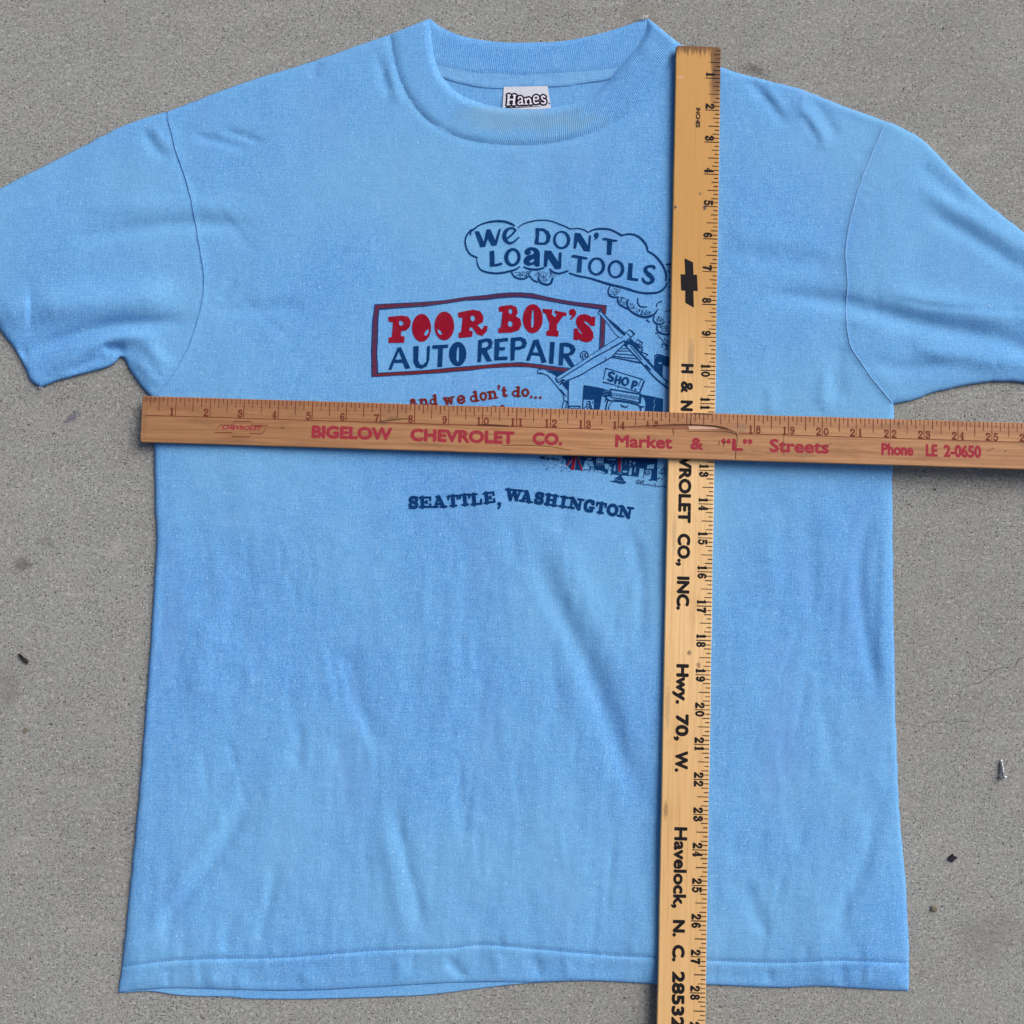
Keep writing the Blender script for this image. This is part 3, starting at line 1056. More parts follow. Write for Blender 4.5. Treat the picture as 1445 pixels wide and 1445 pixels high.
# slab-serif capitals and figures in a unit box (x right, y up): list of (points, weight class)
SLAB = {
    'S': [([(.86, .74), (.72, .91), (.5, .96), (.25, .9), (.16, .74), (.28, .58), (.52, .51), (.76, .43), (.87, .27), (.76, .09), (.5, .04), (.27, .09), (.13, .26)], 'M'),
          ([(.87, .64), (.87, .99)], 't'), ([(.12, .01), (.12, .36)], 't')],
    'E': [([(.27, 0.02), (.27, .98)], 'W'), ([(.04, .94), (.93, .94)], 't'), ([(.04, .06), (.93, .06)], 't'), ([(.27, .5), (.64, .5)], 't'),
          ([(.92, .68), (.92, .96)], 't'), ([(.92, .04), (.92, .32)], 't'), ([(.63, .38), (.63, .62)], 't')],
    'A': [([(.18, .04), (.46, .96)], 't'), ([(.46, .96), (.78, .04)], 'W'), ([(.3, .3), (.66, .3)], 't'), ([(.0, .05), (.38, .05)], 't'), ([(.58, .05), (1, .05)], 't'), ([(.3, .95), (.52, .95)], 't')],
    'T': [([(.5, .03), (.5, .97)], 'W'), ([(.03, .93), (.97, .93)], 't'), ([(.06, .66), (.06, .95)], 't'), ([(.94, .66), (.94, .95)], 't'), ([(.22, .05), (.78, .05)], 't')],
    'L': [([(.3, .02), (.3, .98)], 'W'), ([(.04, .94), (.6, .94)], 't'), ([(.04, .06), (.94, .06)], 't'), ([(.92, .04), (.92, .42)], 't')],
    'W': [([(.14, .96), (.31, .06)], 'W'), ([(.31, .06), (.5, .86)], 't'), ([(.5, .86), (.68, .06)], 'W'), ([(.68, .06), (.86, .96)], 't'), ([(0, .94), (.32, .94)], 't'), ([(.38, .94), (.62, .94)], 't'), ([(.68, .94), (1, .94)], 't')],
    'H': [([(.24, .02), (.24, .98)], 'W'), ([(.76, .02), (.76, .98)], 'W'), ([(.24, .5), (.76, .5)], 't')] + [([(a, b), (a + .42, b)], 't') for a in (.02, .56) for b in (.05, .95)],
    'I': [([(.5, .02), (.5, .98)], 'W'), ([(.08, .05), (.92, .05)], 't'), ([(.08, .95), (.92, .95)], 't')],
    'N': [([(.2, .04), (.2, .96)], 't'), ([(.2, .96), (.78, .04)], 'W'), ([(.8, .04), (.8, .96)], 't'), ([(.0, .95), (.3, .95)], 't'), ([(.0, .05), (.4, .05)], 't'), ([(.62, .95), (1, .95)], 't')],
    'G': [([(.84, .72), (.7, .92), (.48, .96), (.22, .86), (.1, .5), (.22, .14), (.5, .04), (.72, .12), (.82, .3)], 'M'), ([(.86, .66), (.86, .98)], 't'), ([(.55, .38), (1, .38)], 't'), ([(.82, .02), (.82, .38)], 't')],
    'O': [(circ(.5, .5, .40, -.45, 0, 360, 20), 'M')],
    ',': [([(.45, .16), (.55, .12)], 'W'), ([(.6, .12), (.55, -.1), (.35, -.26)], 't')],
    "'": [([(.5, .92), (.55, .92)], 'W'), ([(.62, .9), (.6, .72), (.4, .58)], 't')],
    '.': [([(.45, .08), (.55, .08)], 'W')],
    'a': [([(.2, .76), (.35, .93), (.58, .92), (.7, .72), (.7, .1), (.98, .07)], 'M'), ([(.7, .55), (.4, .52), (.16, .3), (.26, .08), (.5, .08), (.7, .26)], 'm')],
    'n': [([(.24, .05), (.24, .95)], 'W'), ([(.24, .7), (.45, .92), (.65, .92), (.76, .7), (.76, .05)], 'M'), ([(.0, .93), (.24, .93)], 't'), ([(.02, .05), (.46, .05)], 't'), ([(.56, .05), (1, .05)], 't')],
    'd': [([(.74, .05), (.74, 1.5)], 'W'), (circ(.42, .47, .32, -.42, 0, 360, 16), 'm'), ([(.5, 1.48), (.74, 1.48)], 't'), ([(.74, .05), (1, .05)], 't')],
    'w': [([(.14, .92), (.31, .08)], 'W'), ([(.31, .08), (.5, .84)], 't'), ([(.5, .84), (.68, .08)], 'W'), ([(.68, .08), (.86, .92)], 't'), ([(0, .92), (.34, .92)], 't'), ([(.66, .92), (1, .92)], 't')],
    'e': [([(.14, .5), (.86, .5), (.8, .8), (.52, .95), (.24, .82), (.12, .5), (.24, .16), (.54, .05), (.88, .2)], 'M')],
    'o': [(circ(.5, .5, .38, -.44, 0, 360, 16), 'M')],
    't': [([(.45, 1.35), (.45, .3), (.55, .08), (.92, .12)], 'W'), ([(.1, .93), (.85, .93)], 't')],
    's': [([(.82, .72), (.55, .95), (.22, .8), (.3, .58), (.7, .44), (.82, .22), (.5, .04), (.16, .24)], 'M')],
    'r': [([(.3, .05), (.3, .95)], 'W'), ([(.3, .65), (.55, .92), (.88, .84)], 'M'), ([(.04, .93), (.3, .93)], 't'), ([(.04, .05), (.6, .05)], 't')],
    '0': [(circ(.5, .5, .33, -.44, 0, 360, 18), 'M')],
    '1': [([(.52, .03), (.52, .97)], 'W'), ([(.22, .82), (.5, .93)], 't'), ([(.2, .04), (.84, .04)], 't')],
    '2': [([(.2, .68), (.24, .88), (.5, .96), (.78, .84), (.78, .62), (.5, .36), (.18, .08)], 'M'), ([(.18, .07), (.84, .07)], 'W'), ([(.2, .74), (.3, .72)], 'W')],
    '3': [([(.2, .78), (.34, .94), (.62, .94), (.78, .76), (.66, .57), (.42, .53)], 'M'), ([(.42, .53), (.72, .48), (.82, .26), (.62, .05), (.3, .06), (.18, .22)], 'M'), ([(.2, .72), (.3, .74)], 'W'), ([(.2, .26), (.3, .24)], 'W')],
    '4': [([(.62, .03), (.62, .97)], 'W'), ([(.62, .95), (.12, .3)], 't'), ([(.1, .28), (.92, .28)], 't'), ([(.4, .04), (.86, .04)], 't')],
    '5': [([(.28, .92), (.76, .92)], 'W'), ([(.28, .94), (.24, .52)], 't'), ([(.24, .52), (.5, .62), (.78, .5), (.82, .26), (.62, .05), (.3, .06), (.18, .22)], 'M')],
    '6': [([(.76, .78), (.6, .94), (.38, .88), (.22, .6), (.22, .28), (.42, .05), (.66, .08), (.8, .28), (.66, .5), (.42, .52), (.24, .36)], 'M')],
    '7': [([(.18, .9), (.84, .9)], 'W'), ([(.82, .9), (.6, .55), (.46, .04)], 'W'), ([(.18, .72), (.18, .95)], 't')],
    '8': [(circ(.5, .73, .26, -.22, 0, 360, 14), 'M'), (circ(.5, .27, .31, -.23, 0, 360, 14), 'M')],
    '9': [([(.24, .22), (.4, .06), (.62, .12), (.78, .4), (.78, .72), (.58, .95), (.34, .92), (.2, .72), (.34, .5), (.58, .48), (.76, .64)], 'M')],
}


def glyph(art, ch, key, origin, ux, uy, W_, M_, t_, m_=None, extra=0.0):
    """one slab letter: origin = lower-left corner, ux / uy = box vectors, weights in the same units"""
    o = np.array(origin, float); ux = np.array(ux, float); uy = np.array(uy, float)
    ww = {'W': W_, 'M': M_, 't': t_, 'm': m_ or (M_ * .8)}
    for pts, cl in SLAB[ch]:
        p = np.array([np.append(o + ux * a + uy * b, ww[cl] + extra) for a, b in pts])
        closed = len(pts) > 8 and np.allclose(pts[0], pts[-1])
        step = max(.25 * np.linalg.norm(uy) / 3, .02)
        art.pstroke(p, key, step, len(pts) > 2, not closed or True)


# ------------------------------------------------------------------ the chest print
A = Art()
N_ = 'navy'
CL, WD, SG, PB, AR, SH, JK = 'cloud', 'we', 'border', 'poor', 'auto', 'shop', 'jack'
# --- speech cloud
A.crop(640, 300, 9.031)
for st in ([(215, 285, 16), (222, 222, 20)],
           [(300, 575, 24), (215, 530, 22), (165, 450, 20), (150, 350, 20), (185, 265, 22), (250, 220, 24)],
           [(215, 225, 22), (260, 210, 22), (330, 160, 20), (430, 125, 22), (540, 108, 28), (640, 112, 30), (720, 135, 28), (775, 165, 24)],
           [(820, 192, 12), (900, 140, 15), (1010, 108, 17), (1120, 95, 15), (1230, 105, 15), (1350, 145, 15), (1434, 180, 16), (1490, 210, 16)],
           [(295, 600, 14), (315, 680, 18), (360, 735, 22), (460, 765, 24), (580, 772, 26), (700, 750, 26), (790, 725, 24), (845, 688, 16)],
           [(895, 692, 18), (960, 715, 24), (1060, 725, 28), (1150, 705, 22)],
           [(1225, 715, 14), (1280, 760, 22), (1350, 776, 26), (1420, 755, 24), (1458, 742, 20)],
           [(740, 755, 18), (770, 810, 20), (830, 840, 24), (910, 840, 24), (970, 810, 18), (1010, 855, 20), (1070, 885, 22)],
           [(1080, 830, 20), (1100, 880, 24), (1170, 915, 28), (1235, 905, 30), (1265, 840, 24)]):
    A.stroke(st, CL)
A.dots([(770, 760), (1000, 740), (960, 820), (850, 830), (790, 800)], 75, 6, CL)
A.dots([(1000, 745), (1260, 745), (1330, 800), (1230, 850), (1180, 890), (1090, 860), (1060, 820)], 110, 6, CL)
A.crop(790, 300, 9.031)
for st in ([(135, 210, 13), (220, 200, 15), (300, 215, 15), (360, 250, 15)], [(360, 250, 17), (440, 215, 22), (540, 205, 25), (640, 215, 23), (720, 250, 23), (795, 292, 25)],
           [(805, 285, 20), (880, 272, 23), (960, 285, 25), (1040, 335, 27), (1100, 410, 27), (1120, 475, 20)],
           [(1120, 490, 18), (1210, 545, 25), (1290, 640, 27), (1340, 730, 27), (1358, 810, 27), (1350, 865, 20)],
           [(125, 772, 20), (230, 805, 25), (370, 832, 25), (500, 872, 27), (640, 915, 29), (800, 952, 29), (910, 985, 29)],
           [(1360, 660, 24), (1440, 655, 26)]):
    A.stroke(st, CL)
A.dots([(1365, 680), (1430, 680), (1430, 990), (1370, 960), (1385, 850)], 55, 6, CL)
A.crop(820, 390, 11.115)
for st in ([(1350, 95, 20), (1310, 180, 30), (1230, 240, 34), (1120, 262, 36), (1000, 262, 34), (850, 235, 31), (700, 190, 28), (600, 160, 28)],
           [(455, 155, 22), (425, 230, 22), (450, 300, 25), (520, 325, 27), (590, 325, 24)], [(580, 330, 22), (575, 385, 24), (620, 450, 27), (740, 510, 27)],
           [(745, 360, 20), (725, 430, 24), (760, 520, 28), (850, 590, 33), (960, 632, 37), (1060, 632, 40), (1150, 590, 30), (1205, 515, 18)],
           [(890, 345, 18), (895, 420, 20), (940, 475, 22), (1030, 478, 18)], [(1185, 475, 14), (1200, 420, 18), (1260, 390, 20)],
           [(1040, 670, 14), (1035, 690, 20), (1075, 715, 20)], [(1150, 620, 18), (1135, 690, 24), (1190, 745, 27), (1260, 745, 24), (1310, 715, 18)],
           [(1195, 770, 24), (1195, 840, 27), (1250, 890, 27), (1330, 910, 27), (1400, 905, 22)], [(1320, 550, 10), (1395, 530, 16)], [(1375, 700, 16), (1380, 735, 16)],
           [(1385, 290, 14), (1390, 310, 14)]):
    A.stroke(st, CL)
for reg, n in (([(470, 170), (640, 200), (560, 300), (450, 280)], 45), ([(600, 320), (720, 330), (720, 480), (600, 400)], 50),
               ([(760, 420), (820, 420), (900, 510), (1100, 540), (1180, 520), (1060, 610), (900, 590), (770, 500)], 110),
               ([(1170, 610), (1300, 640), (1290, 720), (1180, 720)], 45), ([(1230, 770), (1390, 760), (1390, 880), (1260, 870)], 60)):
    A.dots(reg, n, 7, CL)
for st in ([(1165, 880, 9), (1205, 895, 9), (1235, 960, 10), (1275, 990, 9), (1300, 1040, 10), (1385, 1100, 10)], [(1175, 905, 8), (1185, 880, 8)],
           [(1310, 960, 8), (1330, 1010, 9), (1390, 1030, 9)], [(1270, 1050, 12), (1275, 1112, 12)], [(1290, 1060, 10), (1340, 1100, 10), (1330, 1140, 10)],
           [(1350, 1040, 9), (1345, 1140, 9)], [(1300, 1150, 12), (1370, 1130, 12)]):
    A.stroke(st, CL)
# --- WE DON'T / LOAN TOOLS
A.crop(640, 300, 9.031)
A.poly([(270, 238), (325, 235), (387, 372), (420, 215), (470, 210), (533, 352), (575, 215), (605, 200), (600, 230), (550, 415), (490, 425), (437, 330), (405, 435), (345, 442)], WD)
A.stroke([(668, 338, 20), (735, 290, 24), (792, 225, 28)], WD)
A.stroke([(790, 225, 28), (765, 200, 24), (715, 200, 30), (668, 235, 46), (648, 300, 54), (668, 358, 48), (715, 388, 34), (770, 372, 26), (835, 312, 16)], WD)
A.poly([(1045, 195), (1150, 200), (1215, 240), (1240, 300), (1225, 370), (1180, 410), (1100, 408), (1030, 400), (1048, 300)], WD)
A.poly([(1095, 228), (1150, 238), (1185, 285), (1185, 345), (1155, 382), (1085, 378)], None)
A.poly([(460, 490), (520, 483), (525, 655), (620, 635), (622, 665), (545, 685), (465, 688)], WD)
A.ell(752, 568, 105, 118, WD, .1)
A.ell(757, 568, 58, 84, None, .1)
A.poly([(905, 500), (930, 460), (985, 440), (1060, 455), (1100, 510), (1098, 600), (1095, 680), (1040, 680), (1032, 660), (960, 675), (905, 650), (895, 600), (930, 555), (1020, 525), (1022, 490), (985, 478),
        (985, 520), (950, 540), (915, 525)], WD, True)
A.poly([(962, 622), (1030, 580), (1030, 618), (990, 638)], None)
A.poly([(1160, 480), (1245, 485), (1338, 630), (1345, 505), (1380, 508), (1370, 715), (1300, 720), (1207, 580), (1190, 690), (1150, 690)], WD)
A.crop(790, 300, 9.031)
A.ell(25, 348, 110, 117, WD)
A.ell(20, 345, 72, 92, None)
A.poly([(190, 258), (262, 262), (362, 425), (372, 290), (400, 290), (385, 495), (310, 490), (228, 352), (207, 460), (175, 455)], WD)
A.poly([(435, 285), (455, 255), (490, 262), (495, 300), (470, 335), (438, 345), (455, 318), (440, 310)], WD, True)
A.poly([(540, 330), (570, 318), (735, 350), (735, 367), (670, 372), (655, 540), (600, 535), (605, 357), (550, 347)], WD)
A.poly([(145, 550), (180, 535), (355, 570), (350, 597), (285, 592), (275, 765), (215, 760), (232, 582), (150, 567)], WD)
A.ell(470, 685, 110, 117, WD)
A.ell(468, 685, 70, 88, None, .2)
A.ell(717, 720, 107, 116, WD)
A.ell(712, 722, 68, 88, None, .2)
A.poly([(880, 640), (932, 645), (922, 828), (1002, 842), (998, 874), (858, 855)], WD)
A.stroke([(1205, 712, 30), (1200, 690, 40), (1145, 682, 34), (1092, 712, 46), (1108, 765, 54), (1165, 812, 58), (1185, 862, 52), (1140, 898, 40), (1085, 885, 34), (1058, 842, 28)], WD)
# --- sign board border
A.crop(515, 405, 8.028)
dD = 1364.8
outer = [(110, 195), (300, 185), (500, 176), (700, 165), (900, 148), (1150, 110), (1300, 96), (dD + 0, 90), (dD + 130, 72), (dD + 280, 60), (dD + 400, 60), (dD + 530, 68), (dD + 650, 98), (dD + 800, 130),
         (dD + 1000, 165), (dD + 1180, 182), (dD + 1375, 205), (dD + 1368, 300), (dD + 1360, 400), (dD + 1355, 560), (dD + 1350, 690), (dD + 1330, 800), (dD + 1000, 962), (dD + 960, 968), (dD + 880, 970), (dD + 700, 940),
         (dD + 500, 908), (dD + 300, 905), (dD + 0, 922), (1200, 945), (1100, 953), (850, 975), (600, 990), (350, 1003), (75, 1020), (72, 850), (70, 700), (78, 520), (82, 400), (97, 290)]
inner = [(165, 258), (300, 246), (500, 233), (700, 218), (900, 190), (1150, 152), (1300, 148), (dD + 0, 148), (dD + 130, 130), (dD + 280, 118), (dD + 400, 118), (dD + 500, 126), (dD + 650, 148), (dD + 750, 166),
         (dD + 950, 202), (dD + 1150, 232), (dD + 1305, 255), (dD + 1303, 400), (dD + 1295, 560), (dD + 1285, 750), (dD + 1060, 905), (dD + 1000, 918), (dD + 850, 905), (dD + 700, 886), (dD + 600, 872), (dD + 400, 850),
         (dD + 200, 860), (dD + 0, 880), (1200, 892), (1000, 908), (800, 930), (600, 945), (380, 958), (150, 970), (146, 850), (140, 750), (148, 600), (150, 500), (153, 380)]
A.poly(outer, SG)
A.poly(inner, None)
# red hatching inside the border band
po, pi = np.array(outer, float), np.array(inner, float)


def band_hatch(oa, ia, n, lean):
    o_, lo = resamp(oa, n * 4); i_, li = resamp(ia, n * 4)
    for k in range(n):
        j = 4 * k + 1; j2 = min(len(o_) - 1, max(0, j + lean))
        a = o_[j] * .80 + i_[j] * .20; b = o_[j2] * .25 + i_[j2] * .75
        A.stroke([(a[0], a[1], 11), (b[0], b[1], 11)], 'hatch', curve=False)


band_hatch(po[:17], pi[:17], 120, 3)
band_hatch(po[16:22], pi[16:20], 24, 5)
band_hatch(po[22:35], pi[20:34], 84, -3)
band_hatch(np.vstack([po[34:], po[:1]]), np.vstack([pi[33:], pi[:1]]), 40, 3)
# --- POOR BOY'S
A.poly([(265, 335), (330, 332), (420, 322), (490, 335), (520, 385), (510, 450), (470, 490), (410, 500), (408, 555), (450, 560), (445, 630), (265, 632), (270, 570), (305, 565), (318, 398), (268, 392)], PB)
A.poly([(390, 385), (420, 385), (440, 408), (425, 432), (392, 435)], None, True)
A.ell(642, 462, 108, 158, PB, 0, 30)
A.poly([(722, 475), (722, 515), (692, 550), (672, 540), (685, 503)], None, True)
A.ell(900, 440, 112, 163, PB, 0, 30)
A.poly([(825, 475), (858, 498), (876, 530), (855, 540), (830, 515)], None, True)
A.poly([(1055, 290), (1120, 275), (1230, 256), (1310, 275), (1345, 340), (1335, 400), (1275, 430), (1320, 480), (1350, 455), (1340, 440), (1390, 440), (1382, 500), (1330, 555), (1270, 535), (1215, 455), (1185, 460), (1185, 495),
        (1222, 500), (1215, 562), (1065, 578), (1062, 520), (1090, 510), (1107, 350), (1058, 342)], PB)
A.ell(1222, 355, 25, 33, None)
A.crop(685, 405, 8.028)
A.poly([(150, 230), (180, 215), (290, 203), (350, 225), (368, 290), (345, 330), (395, 360), (410, 430), (380, 490), (300, 515), (145, 520), (150, 465), (175, 455), (195, 280), (155, 278)], PB)
A.ell(285, 275, 20, 30, None)
A.ell(282, 418, 27, 33, None)
A.ell(537, 358, 113, 165, PB, 0, 30)
A.poly([(530, 262), (546, 258), (551, 340), (550, 420), (540, 460), (522, 458), (518, 400), (524, 330)], None)
A.poly([(650, 245), (690, 250), (757, 252), (757, 295), (748, 300), (787, 345), (813, 305), (785, 298), (788, 265), (850, 278), (922, 292), (915, 328), (885, 325), (812, 425), (810, 492), (832, 500), (826, 562), (690, 550), (692, 500),
        (720, 490), (726, 410), (682, 300), (652, 288)], PB)
A.poly([(948, 288), (960, 255), (1000, 250), (1028, 285), (1015, 330), (965, 372), (962, 355), (985, 322), (958, 315)], PB, True)
A.poly([(1205, 342), (1215, 334), (1245, 335), (1240, 440), (1195, 440), (1168, 408), (1140, 388), (1112, 386), (1125, 402), (1180, 450), (1218, 510), (1228, 570), (1200, 612), (1150, 627), (1090, 612), (1052, 590), (1040, 602), (998, 595),
        (1005, 468), (1046, 470), (1060, 508), (1085, 530), (1098, 524), (1042, 450), (1025, 400), (1035, 345), (1070, 315), (1120, 306), (1170, 318)], PB)
# --- AUTO REPAIR
A.crop(515, 405, 8.028)
A.poly([(370, 685), (410, 682), (515, 920), (460, 930), (430, 857), (330, 860), (302, 938), (265, 935), (300, 850)], AR)
A.poly([(385, 730), (420, 818), (347, 823)], None)
A.poly([(548, 672), (610, 668), (605, 830), (625, 878), (660, 880), (698, 840), (705, 670), (738, 662), (730, 830), (700, 900), (640, 925), (580, 910), (550, 850)], AR)
A.poly([(765, 660), (945, 650), (940, 690), (885, 692), (875, 905), (820, 905), (830, 700), (765, 699)], AR)
A.ell(1052, 758, 98, 137, AR, 0, 30)
A.poly([(1055, 670), (1068, 690), (1068, 820), (1052, 857), (1038, 820), (1040, 730)], None)
A.crop(685, 405, 8.028)
A.poly([(-80, 600), (10, 580), (60, 585), (85, 630), (70, 690), (18, 725), (75, 840), (20, 845), (-40, 742), (-50, 850), (-90, 850)], AR)
A.poly([(-38, 632), (20, 616), (42, 642), (18, 678), (-40, 690)], None)
A.poly([(105, 590), (255, 575), (258, 610), (160, 625), (158, 680), (225, 680), (222, 715), (155, 720), (152, 790), (252, 785), (250, 825), (102, 832)], AR)
A.poly([(288, 575), (400, 565), (455, 590), (472, 640), (450, 690), (390, 710), (335, 712), (330, 832), (285, 832)], AR)
A.poly([(340, 612), (400, 606), (423, 640), (398, 670), (338, 680)], None)
A.poly([(545, 598), (600, 592), (695, 850), (640, 862), (618, 780), (527, 772), (500, 835), (460, 830)], AR)
A.poly([(570, 652), (608, 743), (537, 740)], None)
A.poly([(735, 620), (788, 622), (770, 870), (722, 865)], AR)
A.poly([(845, 632), (930, 628), (1005, 660), (1025, 710), (1000, 760), (945, 780), (1018, 905), (965, 905), (888, 795), (875, 890), (830, 885)], AR)
A.poly([(890, 670), (948, 680), (970, 718), (940, 750), (885, 750)], None)
A.stroke([(q[0], q[1], 11) for q in circ(1120, 772, 44, 44, -60, 265, 18)], AR)
A.stroke([(q[0], q[1], 9) for q in circ(1116, 774, 17, 19, 0, 360, 12)], AR)
A.stroke([(1138, 752, 9), (1134, 790, 9), (1150, 796, 9), (1162, 770, 9)], AR)
# --- the workshop
A.crop(755, 480, 7.41)
A.poly([(35, 310), (110, 318), (215, 325), (345, 345), (270, 375), (225, 400), (345, 470), (350, 730), (280, 735), (300, 575), (220, 470), (130, 370), (85, 350), (38, 345)], None)
A.poly([(105, 318), (200, 326), (325, 346), (262, 372), (228, 380), (190, 352)], SH)
for st in ([(62, 306, 7), (35, 308, 9), (33, 345, 9), (85, 352, 9), (135, 372, 9), (220, 470, 9), (300, 575, 9), (303, 625, 9), (345, 645, 10)], [(46, 340, 8), (78, 342, 8)], [(300, 640, 9), (278, 735, 9)],
           [(338, 640, 9), (318, 725, 9)], [(352, 425, 12), (348, 580, 11), (348, 735, 11)], [(270, 520, 14), (330, 585, 6)]):
    A.stroke(st, SH)
A.poly([(272, 442), (352, 425), (342, 525)], SH)
# wall area behind the roof stays cloth coloured
A.poly([(215, 395), (993, -111), (1042, -64), (900, 70), (500, 345), (268, 448)], None)
A.poly([(270, 445), (935, 35), (960, 60), (800, 175), (480, 365), (300, 425)], None)
for st in ([(215, 393, 7), (450, 245, 7), (700, 80, 7), (865, -25, 7), (993, -111, 8)], [(993, -111, 12), (1042, -64, 16)], [(1042, -64, 12), (960, 5, 12)], [(960, -75, 7), (1010, -30, 7)],
           [(270, 400, 10), (390, 325, 12), (520, 245, 10), (610, 185, 14), (760, 105, 12), (830, 65, 16), (935, 5, 14)], [(215, 393, 12), (243, 440, 14), (290, 410, 12)], [(265, 460, 16), (300, 415, 14)],
           [(300, 425, 8), (350, 415, 10), (480, 362, 14), (590, 295, 12), (700, 235, 14), (800, 176, 12), (862, 112, 12), (938, 40, 12)], [(246, 410, 12), (250, 410, 12)], [(740, 205, 6), (738, 180, 6)], [(590, 300, 6), (600, 282, 6)],
           [(905, -35, 14), (912, -33, 14)], [(950, 40, 12), (935, 55, 10)]):
    A.stroke(st, SH)
A.poly([(935, 10), (1000, 5), (1040, 60), (980, 40), (960, 70), (940, 62)], SH)
for st in ([(1000, 10, 34), (1090, 120, 22), (1200, 240, 20), (1300, 345, 22), (1395, 440, 20)], [(945, 55, 11), (1070, 185, 13), (1150, 275, 13), (1255, 392, 16), (1390, 505, 14)],
           [(1000, 60, 8), (1120, 205, 8)], [(1160, 260, 18), (1210, 310, 14)], [(1370, 440, 9), (1365, 490, 9)]):
    A.stroke(st, SH)
for st in ([(862, 112, 9), (990, 112, 8)], [(905, 88, 7), (975, 86, 7)], [(842, 140, 10), (940, 148, 9), (1040, 160, 8)], [(820, 165, 12), (930, 180, 10), (1060, 192, 9)], [(800, 178, 10), (950, 205, 12), (1080, 232, 16), (1125, 240, 12)],
           [(1125, 240, 7), (1145, 265, 7)], [(905, 205, 7), (900, 190, 7)]):
    A.stroke(st, SH)
# sign on the gable end up to the board of the big sign
A.crop(820, 390, 11.115)
A.poly([(265, 545), (300, 520), (335, 560), (380, 590), (690, 890), (620, 960), (440, 770)], None)
for st in ([(268, 560, 14), (300, 525, 16)], [(290, 545, 12), (315, 560, 10)], [(275, 570, 10), (340, 650, 12), (420, 740, 10), (520, 880, 9), (610, 965, 9)], [(330, 560, 10), (400, 640, 16), (520, 760, 38), (620, 850, 46), (680, 905, 44)],
           [(505, 725, 10), (600, 800, 9)]):
    A.stroke(st, SH)
for st in ([(890, 985, 10), (965, 1045, 16), (940, 1085, 14), (850, 1040, 9), (890, 985, 10)], [(930, 1020, 8), (905, 1070, 8)], [(780, 1000, 44), (850, 1060, 34), (930, 1120, 26)]):
    A.stroke(st, SH, curve=False)
A.crop(755, 480, 7.41)
for st in ([(1085, 85, 8), (1125, 65, 10), (1110, 120, 9), (1180, 150, 12), (1160, 172, 9)], [(1140, 180, 9), (1195, 212, 12), (1180, 232, 10)], [(1130, 95, 7), (1120, 115, 7)]):
    A.stroke(st, SH, curve=False)
# chimney
A.poly([(1250, 160), (1275, 142), (1300, 145), (1410, 180), (1410, 280), (1340, 262), (1332, 395), (1300, 345), (1248, 312)], SH)
A.poly([(1288, 228), (1330, 232), (1332, 242), (1312, 250), (1290, 240)], None)
A.stroke([(1258, 190, 6), (1268, 165, 6), (1290, 160, 6)], None)
A.poly([(1342, 268), (1410, 285), (1410, 450), (1338, 385)], None)
# SHOP. board
A.poly([(742, 290), (1145, 415), (1090, 548), (712, 440)], None)
for st in ([(742, 292, 8), (900, 340, 8), (1135, 412, 10)], [(742, 292, 9), (722, 380, 8), (712, 410, 8)], [(714, 438, 16), (800, 460, 8), (1085, 545, 8)], [(1142, 428, 18), (1098, 545, 14)], [(1110, 415, 8), (1085, 480, 7)],
           [(735, 295, 7), (760, 298, 7)], [(870, 490, 12), (872, 495, 12)]):
    A.stroke(st, SH)
SP_ = 'shopword'
A.stroke([(828, 350, 22), (808, 336, 20), (780, 345, 24), (782, 372, 26), (812, 395, 26), (812, 418, 26), (788, 424, 22), (764, 408, 18)], SP_)
for st in ([(856, 370, 22), (840, 448, 22)], [(895, 385, 22), (882, 455, 22)], [(850, 412, 17), (886, 418, 17)], [(1032, 430, 25), (1014, 500, 25)]):
    A.stroke(st, SP_)
A.ell(944, 431, 42, 48, SP_, .2)
A.ell(945, 431, 19, 28, None, .2)
A.stroke([(1034, 430, 18), (1064, 440, 20), (1062, 468, 20), (1028, 474, 16)], SP_)
A.ell(1052, 514, 10, 10, SP_)
# doorway and car
A.poly([(510, 468), (640, 490), (730, 508), (700, 530), (685, 620), (665, 760), (490, 760), (500, 600)], SH)
A.poly([(508, 625), (525, 615), (540, 625), (560, 618), (590, 625), (618, 618), (618, 760), (505, 760)], None)
for st in ([(q[0], q[1], 8) for q in circ(562, 655, 20, 18, 0, 360, 10)], [(540, 680, 9), (512, 720, 9), (508, 750, 9)], [(585, 680, 14), (590, 710, 12), (610, 725, 10)], [(545, 690, 8), (550, 730, 8), (530, 750, 8)],
           [(560, 690, 9), (590, 730, 9)], [(600, 640, 7), (608, 660, 7)], [(570, 640, 10), (580, 700, 8)]):
    A.stroke(st, SH)
A.poly([(700, 512), (795, 525), (795, 590), (745, 585), (735, 600), (700, 575)], SH)
A.poly([(700, 512), (700, 575), (665, 760), (672, 760), (712, 600), (735, 580), (735, 600), (725, 760), (1110, 760), (1160, 755), (1120, 580), (1340, 612), (1150, 560), (900, 520)], None) if False else None
A.stroke([(700, 530, 14), (688, 620, 12), (664, 760, 12)], SH)
A.stroke([(712, 545, 6), (780, 528, 6)], None)
A.stroke([(712, 575, 6), (770, 560, 6)], None)
A.stroke([(790, 512, 16), (900, 530, 14), (1010, 548, 14), (1110, 566, 14)], SH)
A.stroke([(798, 545, 10), (800, 590, 10)], SH)
A.stroke([(800, 598, 10), (900, 612, 10), (1000, 632, 10), (1090, 655, 12)], SH)
for k in range(17):
    x = 815 + k * 16.5
    A.stroke([(x, 548 + k * 2.6, 6), (x + 3 + 3 * rng.rand(), 575 + k * 3.0 + 12 * rng.rand(), 5)], SH, curve=False)
A.stroke([(1105, 572, 22), (1098, 655, 20)], SH)
A.stroke([(740, 610, 14), (760, 620, 16), (800, 635, 12), (880, 640, 10), (960, 650, 12), (1060, 672, 12), (1120, 705, 14)], SH)
